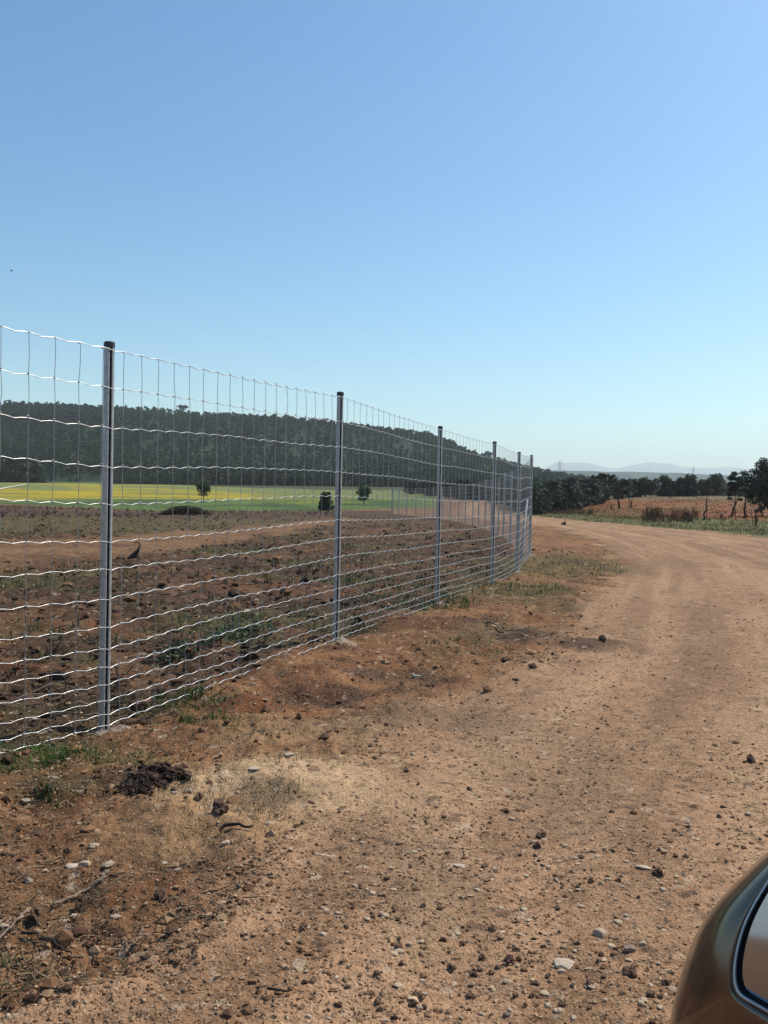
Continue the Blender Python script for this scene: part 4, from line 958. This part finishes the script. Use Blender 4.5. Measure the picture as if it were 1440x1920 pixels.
for a in [
    ('stone', 'white-topped stone lying alone below the small dark green tuft', 48, 1503, 20, 's', WHITE), ('stone', 'round grey stone at the left edge above the weathered branch', 52, 1655, 24, 's', GREY),
    ('stone', 'small pale stone right of the round grey stone', 84, 1632, 14, 's', PAL), ('stone', 'flat whitish stone left of the wedge-shaped pale stone', 138, 1624, 30, 'f', WHITE),
    ('stone', 'flat pinkish stone touching the flat whitish stone', 158, 1622, 22, 's', PAL), ('stone', 'wedge-shaped pale stone just above the end of the weathered branch', 204, 1623, 26, 's', PAL),
    ('stone', 'pale pebble at the top of the stone cluster left of the sandy spoil', 176, 1578, 22, 's', PAL), ('stone', 'rounded tan pebble in the stone cluster under its topmost pebble', 172, 1590, 14, 's', PAL),
    ('stone', 'upright pale chip above the stone cluster by the left edge', 150, 1545, 12, 's', WHITE), ('stone', 'brown stone with a pale top right of the weathered branch', 217, 1722, 22, 's', (.36, .26, .19)),
    ('stone', 'left one of two flat cream stones lying under the weathered branch', 122, 1722, 20, 'f', WHITE), ('stone', 'right one of two flat cream stones lying under the weathered branch', 142, 1717, 20, 'f', PAL),
    ('stone', 'pale flat stone cut by the left edge of the photo', 8, 1735, 24, 's', PAL), ('earth_clod', 'dark crumbly clod beside the fork of the weathered branch', 66, 1718, 26, 'c', DRK),
    ('earth_clod', 'black clod against the middle of the weathered branch', 154, 1702, 28, 'c', BLK), ('earth_clod', 'large dark heart-shaped clod on the pale sandy spoil', 412, 1534, 36, 'c', DRK),
    ('earth_clod', 'round brown clod right of the black charred heap', 376, 1494, 17, 'c', BRN), ('stone', 'grey and white stone between the charred heap and the brown clod', 352, 1486, 20, 's', GREY),
    ('stone', 'small grey stone touching the right side of the charred heap', 326, 1487, 17, 's', GREY), ('stone', 'bright flat stone at the top of the sandy spoil', 476, 1441, 24, 'f', WHITE),
    ('stone', 'pale flat stone right of the bright one above the sandy spoil', 541, 1418, 22, 'f', PAL), ('stone', 'pale crumbly stone below the dark straight stick', 424, 1583, 20, 's', PAL),
    ('earth_clod', 'dark clod with a pale crest right of the weathered branch end', 302, 1686, 30, 'c', DRK), ('stone', 'grey half-buried stone right of the wedge-shaped pale stone', 333, 1634, 18, 's', GREY),
    ('stone', 'small white stone above the grey half-buried stone', 309, 1620, 13, 's', WHITE), ('stone', 'pale flat stone below the sandy spoil at the road edge', 506, 1543, 22, 'f', PAL),
    ('earth_clod', 'smooth round dark clod alone on the bare middle of the road', 763, 1446, 13, 'c', DRK), ('stone', 'tan stone with a pale edge in the lower middle of the road', 721, 1719, 20, 's', PAL),
    ('stone', 'pale slab tilted out of the road below the tan stone', 746, 1783, 28, 'f', PAL), ('stone', 'whitish flat stone in the middle of the road', 861, 1624, 22, 'f', WHITE),
    ('earth_clod', 'upper one of a pair of dark clods right of the road centre', 1014, 1571, 19, 'c', DRK), ('earth_clod', 'lower one of a pair of dark clods right of the road centre', 1006, 1586, 18, 'c', DRK),
    ('earth_clod', 'big purplish-brown clod in the lower right of the road', 956, 1805, 22, 'c', (.13, .075, .065)), ('stone', 'blocky pale stone standing up from the road near the mirror', 1124, 1752, 30, 's', PAL, ),
    ('stone', 'broad flat white stone set in the road left of the stacked clods', 1056, 1808, 46, 'f', WHITE), ('stone', 'grey stone above the two stacked dark clods', 1181, 1782, 26, 's', GREY),
    ('earth_clod', 'rounded dark clod in front of the two stacked ones', 1187, 1829, 17, 'c', DRK), ('earth_clod', 'small dark clod behind the rounded one near the mirror', 1186, 1816, 14, 'c', BRN),
    ('stone', 'flat cream slab beside the dark block right of the road centre', 1206, 1628, 28, 'f', WHITE), ('earth_clod', 'dark block beside the flat cream slab', 1232, 1640, 24, 'c', DRK),
    ('earth_clod', 'dark rounded clod left of the mirror base near the bottom edge', 1105, 1848, 17, 'c', DRK), ('stone', 'pale upright stone above the bottom edge in the middle of the road', 951, 1842, 17, 's', PAL),
    ('stone', 'dark grey stone at the bottom edge of the photo', 950, 1905, 17, 's', (.2, .16, .14)), ('earth_clod', 'dark clod left of the big purplish-brown one', 904, 1798, 15, 'c', DRK),
    ('earth_clod', 'dark flat clod on the road at the right edge of the photo', 1409, 1427, 20, 'c', BLK), ('stone', 'pale stone with a dark front at the right edge above the mirror', 1403, 1526, 14, 's', PAL),
    ('stone', 'low grey stone in the road just left of the mirror', 1258, 1855, 22, 'f', GREY), ('stone', 'small white stone between the bright green grass patch and the dry tuft', 128, 1425, 12, 's', WHITE),
    ('stone', 'white stone under the mesh left of the leafy weed clump', 290, 1232, 11, 's', WHITE), ('stone', 'second white stone under the mesh nearer the leafy weed clump', 337, 1231, 12, 's', WHITE),
    ('stone', 'white stone at the foot of the mesh left of the first post', 65, 1352, 11, 's', WHITE), ('stone', 'pale stone lying under the mesh end of the grass strip', 326, 1322, 14, 'f', PAL),
    ('earth_clod', 'dark lump on the far road right of the corner post', 1057, 984, 9, 'c', BLK), ('earth_clod', 'flat dark clod at the road edge beside the burnt patch', 1130, 1201, 16, 'c', DRK),
    ('earth_clod', 'dark clod on the verge in front of the second post', 805, 1288, 12, 'c', DRK),
]: stone(*a)
# more single stones of two kinds that nothing tells apart
src_p = [stone('stone', 'small pale stone chip scattered on the dirt road', 900 + 60 * i, 1500 + 37 * i, 13, 's' if i % 2 else 'f', PAL, 'stone', 'small pale stone chips on the road') for i in range(5)]
src_d = [stone('earth_clod', 'small dark earth clod scattered on the dirt road', 880 + 70 * i, 1480 + 43 * i, 11, 'c', (.16, .10, .068), 'clod', 'small dark clods on the road') for i in range(5)]
def spread(src, n, seed, py0=1330):
    r_ = np.random.default_rng(seed); c = 0
    while c < n:
        px = r_.uniform(560, 1430); py = py0 + (1910 - py0) * r_.uniform(0, 1) ** .8
        if px > 1250 and py > 1590: continue
        f = flatpt(px, py)
        if seg_sd(np.array([f[0]]), np.array([f[1]]), ROAD)[0] < .15 or r_.uniform(-.4, .5) > fbm(np.array([f[0] * 1.4]), np.array([f[1] * 1.4]), 611 + seed, 3)[0]: continue
        o = src[r_.integers(len(src))].copy(); COL.objects.link(o)
        o.location = (f[0], f[1], gz(*f) + .002); o.rotation_euler.z = r_.uniform(0, 6.28); k = r_.uniform(.5, 1.05); o.scale = (k, k, k); c += 1
spread(src_p, 150, 3); spread(src_d, 70, 4)

# black charred heap: twigs and crumbs
g = G(283, 1474); o = empty('charred_heap', g); tag(o, 'black charred heap of roots and soil on the verge', 'heap')
mb = MB(); mt = MB(); rq = np.random.default_rng(71)
for k in range(190):
    V, T3 = (clods if k % 9 == 0 else crumb)[rq.integers(6)]; s = rq.uniform(.005, .017) if k % 9 else rq.uniform(.015, .026); p = np.array([rq.normal(-.03, .05), rq.normal(-.02, .03), rq.uniform(0, .022)]) + np.array([.055, .10, 0]) * (k % 3 == 0)
    p[2] += gz(g.x + p[0], g.y + p[1]) - g.z; mb.add(V * s + p, None, T3, np.array([.075, .045, .03]) * rq.uniform(.4, 1.9))
mb.build('soil_lumps', M_STONE, o, False)
for k in range(70):
    a = rq.uniform(0, 6.283); p = np.array([rq.normal(-.01, .065), rq.normal(0, .045), rq.uniform(.005, .03)]); p[2] += gz(g.x + p[0], g.y + p[1]) - g.z; L = rq.uniform(.02, .07)
    mt.tube([p, p + np.array([math.cos(a), math.sin(a), rq.uniform(0, .8)]) * L * .5, p + np.array([math.cos(a + .4), math.sin(a + .4), rq.uniform(-.2, .7)]) * L], [.0028, .002, .001], 4, False)
mt.build('charred_twigs', M_DARKTWIG, o)

def stick(label, pts_px, r0, mat, forks=(), lift=.012, name='fallen_branch', cat='branch'):
    def path(pp, seed):
        r_ = np.random.default_rng(seed); P = []
        for i in range(len(pp) - 1):
            a, b_ = G(*pp[i]), G(*pp[i + 1])
            for t in np.linspace(0, 1, 5)[: (5 if i == len(pp) - 2 else 4)]:
                q = a.lerp(b_, t); P.append((q.x + r_.normal(0, r0 * .5), q.y + r_.normal(0, r0 * .5), gz(q.x, q.y) + lift + r_.uniform(0, r0)))
        return P
    g = G(*pts_px[0]); mb = MB(); P = path(pts_px, 3); n = len(P); mb.tube(P, np.linspace(r0, r0 * .5, n), 7)
    for f in forks: Q = path(f, 4); mb.tube(Q, np.linspace(r0 * .6, r0 * .2, len(Q)), 5)
    o = mb.build(name, mat); return tag(o, label, cat)
stick('long weathered forked branch lying by the left edge', [(202, 1640), (185, 1660), (150, 1682), (115, 1702), (95, 1712)], .007, M_TWIG, [[(150, 1682), (138, 1672)]])
stick('pale broken stick running into the left edge of the photo', [(52, 1712), (30, 1735), (0, 1768), (-30, 1790)], .006, M_TWIG)
stick('thin brown forked twig below the weathered branch', [(40, 1748), (75, 1762), (100, 1772), (120, 1790), (134, 1796)], .0045, M_DARKTWIG, [[(100, 1772), (60, 1775)]])
stick('short dark straight stick on the edge of the sandy spoil', [(410, 1552), (440, 1554), (474, 1557)], .008, M_DARKTWIG)
stick('long thin twig arching across the verge by the burnt patch', [(905, 1172), (935, 1178), (965, 1188), (985, 1200)], .008, M_TWIG, [[(965, 1188), (1030, 1192)]], .02)
stick('short white stick on the verge between the second post and the road', [(770, 1270), (788, 1263)], .011, mat_vary('pale_wood', (.5, .45, .38), (.65, .6, .52), 30, .8))
stick('thin dark twig on the road near the bottom', [(500, 1862), (520, 1868), (545, 1868)], .004, M_DARKTWIG)
# hooked dead stump in the field
g = G(252, 1056); s = g.y / FPX; mb = MB()
mb.tube([(-10 * s, 0, -.05), (-6 * s, 0, 6 * s), (1 * s, .02, 14 * s), (7 * s, .02, 22 * s), (10 * s, 0, 30 * s), (9 * s, 0, 36 * s), (5 * s, 0, 37 * s), (1 * s, 0, 35 * s)], [7 * s, 6 * s, 5 * s, 3 * s, 2 * s, 1.6 * s, 1.3 * s, .8 * s], 9)
mb.tube([(2 * s, 0, 10 * s), (14 * s, .03, 3 * s), (24 * s, .05, -1 * s)], [4 * s, 3 * s, 1.5 * s], 7); mb.tube([(-6 * s, 0, 4 * s), (-24 * s, -.05, 2 * s), (-38 * s, -.05, 0)], [4 * s, 2.5 * s, 1 * s], 7)
o = mb.build('dead_stump', M_DARKTWIG); o.location = g; tag(o, 'hooked dead stump on the churned field just right of the first post', 'stump')
# brush pile
g = base_at(348, 966); s = g.y / FPX; mb = MB(); rq = np.random.default_rng(5); o = empty('brush_pile', g); tag(o, 'long dark pile of cut brush on the field below the small thin-trunked tree', 'brush pile')
for k in range(520):
    u = rq.uniform(-1, 1); hh = 15 * s * (1 - abs(u) ** 2.2) + .1; a = rq.uniform(0, 6.283); p = np.array([u * 45 * s, rq.normal(0, 10 * s), hh * rq.uniform(0, 1) ** .7]); L = rq.uniform(6, 16) * s
    d = np.array([math.cos(a), math.sin(a), rq.uniform(-.25, .35)]) * L; mb.tube([p - d / 2, p + rq.normal(0, s, 3), p + d / 2], [.5 * s, .4 * s, .15 * s], 4, False)
mb.build('branches', M_DARKTWIG, o)
nl = 1100; u = rq.uniform(-1, 1, nl); P = np.stack([u * 44 * s, rq.normal(0, 9 * s, nl), (14 * s * (1 - np.abs(u) ** 2.2)) * rq.uniform(0, 1, nl) ** .6], 1); V, Q = leaves(P, rq.uniform(1, 2.2, nl) * s, rq)
mk('dead_leaves', V, Q, M_LEAF, o, np.repeat(np.array([[.045, .032, .024]]) * rq.uniform(.4, 1.6, nl)[:, None], 4, 0), False)

# scattered dark bushy stubs in the far churned field (stuff: stubble)
n = 900; px = rg.uniform(-80, 640, n); py = rg.uniform(950, 972, n) + .012 * (px < 300); Yv = np.array([march(a, b_)[1] for a, b_ in zip(px, py)]); x = (px - 720) / FPX * Yv
zf = zones(x, Yv)[1]; k = (zf > 0) & (rg.uniform(-.3, .5, n) < fbm(x * .2, Yv * .3, 700, 3) + .1); x, Yv = x[k], Yv[k]; mb = MB(); z = macro(x, Yv)
for i in range(len(x)):
    for q in range(4):
        a = rg.uniform(0, 6.283); h = rg.uniform(.06, .3); mb.tube([(x[i] + rg.normal(0, .1), Yv[i] + rg.normal(0, .1), z[i] - .02), (x[i] + math.cos(a) * h * .5, Yv[i] + math.sin(a) * h * .5, z[i] + h)], [.02, .008], 3, False, np.array([.075, .045, .033]) * rg.uniform(.4, 1.5))
tag(mb.build('stubble', M_LEAF), 'dark stubble at the far side of the churned field', 'stubble', None, 'stuff')

# ------------------------------------------------------------------ far buildings and pylons
M_WHITE = mat_vary('white_render', (.62, .60, .56), (.78, .76, .72), 2, .9); M_TILE = mat_vary('clay_tiles', (.26, .12, .07), (.40, .2, .12), 3, .9); M_DARKGL = mat_vary('window_dark', (.02, .025, .03), (.05, .055, .06), 2, .3)
def house(label, px, py, wpx, hpx, Y):
    s = Y / FPX; x = (px - 720) * s; z = EYE + (937 + (px - 720) * .0087 - py) * s; w, h = wpx * s, hpx * s
    o = empty('farmhouse', (x, Y, z)); tag(o, label, 'house'); d = w * .7; fl = 3.0
    mb = MB(); mb.box((0, 0, (h - fl) / 2), (w, d, h + fl)); mb.build('wall', M_WHITE, o, False)
    mb = MB(); V = [(-w * .55, -d * .6, h), (w * .55, -d * .6, h), (w * .55, d * .6, h), (-w * .55, d * .6, h), (-w * .55, 0, h + w * .22), (w * .55, 0, h + w * .22)]
    mb.add(V, [(0, 1, 5, 4), (2, 3, 4, 5), (3, 2, 1, 0)], [(0, 4, 3), (1, 2, 5)]); mb.build('roof', M_TILE, o, False)
    for k in (-.25, .25):
        mb = MB(); mb.box((k * w, -d / 2 - .02, h * .5), (w * .12, .1, h * .35)); mb.build('window', M_DARKGL, o, False)
house('low white farmhouse among trees on the hillside by the third fence post', 833, 888.5, 11, 2.6, 480)
M_PYL = mat_vary('pylon_steel', (.45, .46, .47), (.58, .59, .60), 1, .5, metal=.3)
def pylon(label, px, ytop, ybase, kind):
    Y = 2330.; s = Y / FPX; x = (px - 720) * s; zb = EYE + (937 + (px - 720) * .0087 - ybase) * s; h = (ybase - ytop) * s + 6
    o = empty('pylon', (x, Y, zb - 6)); tag(o, label, 'pylon'); b = h * .10; mb = MB(); r = .42
    for sx in (-1, 1):
        for sy in (-1, 1): mb.tube([(sx * b, sy * b, 0), (sx * b * .35, sy * b * .35, h * .6), (sx * b * .22, sy * b * .22, h)], r, 4)
    n = 7
    for k in range(n):
        z0, z1 = h * k / n * .95, h * (k + 1) / n * .95; w0, w1 = b * (1 - .75 * min(1, z0 / h * 1.2)), b * (1 - .75 * min(1, z1 / h * 1.2))
        for sy in (-1, 1): mb.tube([(-w0, sy * w0, z0), (w1, sy * w1, z1)], r * .6, 4); mb.tube([(w0, sy * w0, z0), (-w1, sy * w1, z1)], r * .6, 4)
    mb.build('lattice', M_PYL, o, False)
    for zf, wf in ([(.62, .34), (.80, .42), (.96, .26)] if kind == 0 else [(.72, .75), (.98, .3)]):
        mb = MB(); mb.tube([(-h * wf, 0, h * zf), (0, 0, h * zf + .8), (h * wf, 0, h * zf)], r * .8, 4); mb.tube([(-h * wf, 0, h * zf), (0, 0, h * zf + h * .06), (h * wf, 0, h * zf)], r * .6, 4); mb.build('cross_arm', M_PYL, o, False)
pylon('tall lattice pylon on the blue ridge right of the fence corner', 1049, 864.5, 884, 0)
pylon('wide-armed lattice pylon on the ridge above the treeline gap', 1299, 876.5, 888, 1)

p = at(22, 508, 55.); mb = MB(); o = empty('bird', p); tag(o, 'tiny dark bird in flight high in the sky at the left edge', 'bird')
mb.tube([(-.10, 0, 0), (-.05, 0, .0), (.02, 0, .01), (.07, 0, .02), (.10, 0, .025)], [.006, .022, .028, .018, .004], 8); mb.build('body', M_CAP, o)
for sy in (-1, 1):
    mb = MB(); mb.add([(-.03, sy * .02, .012), (.04, sy * .02, .012), (.03, sy * .12, .05), (-.02, sy * .13, .05), (-.03, sy * .22, .03), (-.03, sy * .02, .004), (.04, sy * .02, .004), (.03, sy * .12, .044), (-.02, sy * .13, .044)], [(0, 1, 2, 3), (5, 8, 7, 6), (1, 6, 7, 2), (0, 3, 8, 5)], [(3, 2, 4), (8, 4, 7), (2, 7, 4), (3, 4, 8)]); mb.build('wing', M_CAP, o, False)
# pale farm path across the yellow field
pp = [march(*p) for p in [(-10, 919.5), (20, 913.5), (50, 908.5), (78, 905.5)]]
L = [];  
for i, p in enumerate(pp):
    w = [1.0, 1.0, 1.1, 2.2][i]; L += [(p[0], p[1] - w, float(macro(*p)) + .12), (p[0], p[1] + w * 1.4, float(macro(p[0], p[1] + w * 1.4)) + .12)]
tag(mk('farm_path', L, np.array([(2 * i, 2 * i + 2, 2 * i + 3, 2 * i + 1) for i in range(3)]), mat_vary('chalk_path', (.50, .46, .36), (.62, .57, .45), .8, .95)), 'pale path slanting across the yellow field', None, None, 'structure')

# ------------------------------------------------------------------ the car: only its door mirror is in the picture
def car_paint():
    m, n, l, p = mat_new('bronze_paint'); p.inputs['Base Color'].default_value = (.155, .115, .082, 1); p.inputs['Metallic'].default_value = .75; p.inputs['Roughness'].default_value = .26
    p.inputs['Coat Weight'].default_value = .5; p.inputs['Coat Roughness'].default_value = .08
    no = n.new('ShaderNodeTexNoise'); no.inputs['Scale'].default_value = 14; no.inputs['Detail'].default_value = 8; tc = n.new('ShaderNodeTexCoord'); l.new(tc.outputs['Object'], no.inputs['Vector'])
    mr = n.new('ShaderNodeMapRange'); mr.inputs['To Min'].default_value = .08; mr.inputs['To Max'].default_value = .22; l.new(no.outputs['Fac'], mr.inputs['Value']); l.new(mr.outputs[0], p.inputs['Roughness'])
    return m
M_PAINT = car_paint()
M_LIP = mat_vary('mirror_lip', (.66, .70, .72), (.74, .78, .80), 40, .35, metal=.2, spec=.6); M_RUB = mat_vary('black_rubber', (.008, .008, .009), (.016, .016, .018), 40, .6)
M_MIR = mat_vary('mirror_glass', (.40, .42, .44), (.48, .50, .52), 4, .04, metal=1.0); M_GLASS = mat_vary('tinted_glass', (.02, .025, .025), (.03, .035, .035), 4, .05, spec=.8)
M_TYRE = mat_vary('tyre_rubber', (.015, .015, .016), (.03, .03, .031), 30, .85); M_RIM = mat_vary('alloy_rim', (.4, .4, .41), (.5, .5, .51), 20, .3, metal=.9)
car = empty('parked_car', (.9, .3, 0)); tag(car, 'bronze-grey car door mirror with dark glass at the lower right corner', 'car')
def under(o): o.matrix_parent_inverse = Matrix.Translation((-.9, -.3, 0)); return o
D0 = .56
lip = [(1387, 1866), (1380, 1850), (1377, 1832), (1378, 1806), (1384, 1772), (1395, 1735), (1410, 1703), (1432, 1665), (1462, 1622), (1505, 1580), (1560, 1556), (1630, 1552), (1700, 1575), (1745, 1630), (1755, 1720), (1740, 1830), (1700, 1920), (1640, 1965), (1570, 1960), (1500, 1930), (1450, 1902), (1412, 1880)]
sil = [(1250, 1940), (1256, 1910), (1263, 1872), (1276, 1822), (1293, 1772), (1319, 1722), (1349, 1685), (1398, 1634), (1447, 1588), (1500, 1548), (1566, 1520), (1640, 1515), (1720, 1540), (1780, 1610), (1795, 1720), (1790, 1850), (1760, 1990), (1680, 2080), (1570, 2110), (1450, 2100), (1340, 2060), (1270, 1990)]
lip = np.array(lip, float); sil = np.array(sil, float); cen = np.array([1560., 1760.])
MC = at(1560, 1760, .60); MN = Vector((-.396, -.893, .215)).normalized()
def loopP(px2d, depth):
    out = []
    for a, b_ in px2d:
        d = ray(a, b_); d0 = MN.dot(MC - Vector((0, 0, EYE))) / MN.dot(d); out.append(at(a, b_, d0 + depth - D0))
    return np.array(out)
def loft(name, loops, mat, parent, close_end=False, sub=2, cap_first=False):
    V = np.concatenate(loops); n = len(loops[0]); Q = [(a * n + j, a * n + (j + 1) % n, a * n + n + (j + 1) % n, a * n + n + j) for a in range(len(loops) - 1) for j in range(n)]
    o = mk(name, V, np.array(Q), mat, parent); me = o.data
    bm = bmesh.new(); bm.from_mesh(me); bm.verts.ensure_lookup_table()
    if close_end: bm.faces.new([bm.verts[(len(loops) - 1) * n + j] for j in range(n)])
    if cap_first: bm.faces.new([bm.verts[j] for j in range(n)])
    bmesh.ops.recalc_face_normals(bm, faces=bm.faces)
    for f in bm.faces: f.smooth = True
    bm.to_mesh(me); bm.free()
    if sub: md = o.modifiers.new('smooth', 'SUBSURF'); md.levels = sub; md.render_levels = sub
    return o
def lerp2(t): return lip * (1 - t) + sil * t
shell = [loopP(lip + (cen - lip) * .02, D0 + .012), loopP(lip, D0), loopP(lerp2(.12), D0 - .001), loopP(lerp2(.45), D0 + .004), loopP(lerp2(.8), D0 + .018), loopP(sil, D0 + .038), loopP(sil, D0 + .06), loopP(cen + (sil - cen) * .9, D0 + .095), loopP(cen + (sil - cen) * .65, D0 + .125), loopP(cen + (sil - cen) * .3, D0 + .138)]
housing = under(loft('door_mirror', shell, M_PAINT, car, True))
inner = lip + (cen - lip) * np.array([.085, .05]); inner2 = lip + (cen - lip) * .015
loft('lip', [loopP(lip + (lip - cen) * .022, D0 + .001), loopP(lip + (lip - cen) * .006, D0 - .0035), loopP(lip - (lip - cen) * .014, D0 - .002), loopP(lip - (lip - cen) * .02, D0 + .006)], M_LIP, housing)
loft('gasket', [loopP(inner2, D0 + .0035), loopP(lip * .5 + inner * .5, D0 + .006), loopP(inner, D0 + .0065), loopP(inner + (inner - cen) * .01, D0 + .0075)], M_RUB, housing)
# glass: slightly tilted plate
g0 = loopP(inner + (inner - cen) * .04, D0 + .0082); gb = loopP(inner + (inner - cen) * .04, D0 + .019)
gl = loft('mirror_glass', [gb, g0], M_MIR, housing, True, 0, False); gl.data.polygons.foreach_set('use_smooth', np.zeros(len(gl.data.polygons), bool))
# the rest of the car, outside the frame
hd = Vector((.42, .91, 0)).normalized(); nl_ = Vector((-hd.y, hd.x, 0)); up = Vector((0, 0, 1)); O = Vector((.47, .55, 0))
def C3(a, b_, z): return O + hd * a - nl_ * b_ + up * z        # a: forward, b: inwards
def car_loft(name, secs, mat, parent, close=True):
    V = [tuple(C3(*p)) for s_ in secs for p in s_]; n = len(secs[0]); Q = [(a * n + j, a * n + j + 1, a * n + n + j + 1, a * n + n + j) for a in range(len(secs) - 1) for j in range(n - 1)]
    o = under(mk(name, V, np.array(Q), mat, parent)); md = o.modifiers.new('smooth', 'SUBSURF'); md.levels = 1; md.render_levels = 2; sd2 = o.modifiers.new('thick', 'SOLIDIFY'); sd2.thickness = .012; return o
def side(a, top, w=1.74):
    return [(a, .03, .22), (a, .0, .45), (a, -.01, .65), (a, .02, top - .06), (a, .10, top), (a, w / 2, top + .03), (a, w - .10, top), (a, w - .02, top - .06), (a, w + .01, .65), (a, w, .45), (a, w - .03, .22)]
car_loft('bonnet', [side(.20, .93), side(.6, .90), side(1.0, .84), side(1.28, .74), side(1.36, .60)], M_PAINT, car)
door = car_loft('door', [[(.19, .03, .25), (.19, 0, .45), (.19, -.01, .65), (.19, .02, .86), (.19, .05, .93)], [(-.4, .03, .25), (-.4, 0, .45), (-.4, -.01, .65), (-.4, .02, .88), (-.4, .05, .95)], [(-1.0, .03, .25), (-1.0, 0, .45), (-1.0, -.01, .65), (-1.0, .02, .90), (-1.0, .05, .97)]], M_PAINT, car)
car_loft('windscreen', [[(.16, .16, .96), (-.2, .24, 1.2), (-.55, .34, 1.40)], [(.30, .87, .98), (-.1, .87, 1.24), (-.48, .87, 1.43)], [(.16, 1.58, .96), (-.2, 1.5, 1.2), (-.55, 1.4, 1.40)]], M_GLASS, car)
car_loft('roof', [[(-.55, .32, 1.405), (-.5, .87, 1.44), (-.55, 1.42, 1.405)], [(-1.3, .30, 1.44), (-1.3, .87, 1.475), (-1.3, 1.44, 1.44)], [(-2.1, .32, 1.40), (-2.1, .87, 1.43), (-2.1, 1.42, 1.40)]], M_PAINT, car)
mb = MB(); mb.tube([C3(.17, .10, .94), C3(-.2, .22, 1.2), C3(-.56, .33, 1.41)], .03, 8); under(mb.build('pillar', M_PAINT, car))
car_loft('rear_body', [side(-1.02, .97), side(-1.8, .99), side(-2.6, .98), side(-3.0, .8)], M_PAINT, car)
mb = MB(); c0 = at(1740, 1850, .64); mb.tube([c0, (c0 + C3(.02, .03, .90)) / 2, C3(.02, .03, .90)], [.028, .024, .03], 10); mb.build('mirror_arm', M_RUB, housing).matrix_parent_inverse = Matrix.Identity(4)
for a in (.85, -2.1):
    for b_ in (.10, 1.64):
        w_ = empty('wheel', C3(a, b_, .31)); w_.parent = car; under(w_)
        tr = MB(); th = np.linspace(0, 2 * np.pi, 33); pr = [(-.1, .22), (-.1, .29), (-.07, .31), (.07, .31), (.1, .29), (.1, .22)]
        V = [tuple(hd * (r_ * math.cos(t)) + up * (r_ * math.sin(t)) - nl_ * k) for t in th[:-1] for k, r_ in pr]; n = len(pr); m_ = 32
        tr.add(V, [(i * n + j, ((i + 1) % m_) * n + j, ((i + 1) % m_) * n + j + 1, i * n + j + 1) for i in range(m_) for j in range(n - 1)]); tr.build('tyre', M_TYRE, w_)
        rm = MB()
        for q in range(5): t = q * 2 * math.pi / 5; rm.tube([(0, 0, 0), tuple((hd * math.cos(t) + up * math.sin(t)) * .22)], [.035, .022], 6)
        rm.build('rim', M_RIM, w_)

# ------------------------------------------------------------------ haze
def haze():
    x0, x1, y0, y1, z0, z1 = -10400, 10400, -10400, 10400, -1.6, 470
    mb = MB(); mb.box(((x0 + x1) / 2, (y0 + y1) / 2, (z0 + z1) / 2), (x1 - x0, y1 - y0, z1 - z0))
    m = bpy.data.materials.new('haze_air'); m.use_nodes = True; n = m.node_tree.nodes; n.remove(n['Principled BSDF'])
    v = n.new('ShaderNodeVolumePrincipled'); v.inputs['Color'].default_value = (.89, .96, 1, 1); v.inputs['Density'].default_value = .00016; v.inputs['Anisotropy'].default_value = .2
    m.node_tree.links.new(v.outputs[0], n['Material Output'].inputs['Volume'])
    tag(mb.build('haze', m, None, False), 'thin pale haze over the whole landscape', 'haze', None, 'stuff')
haze()
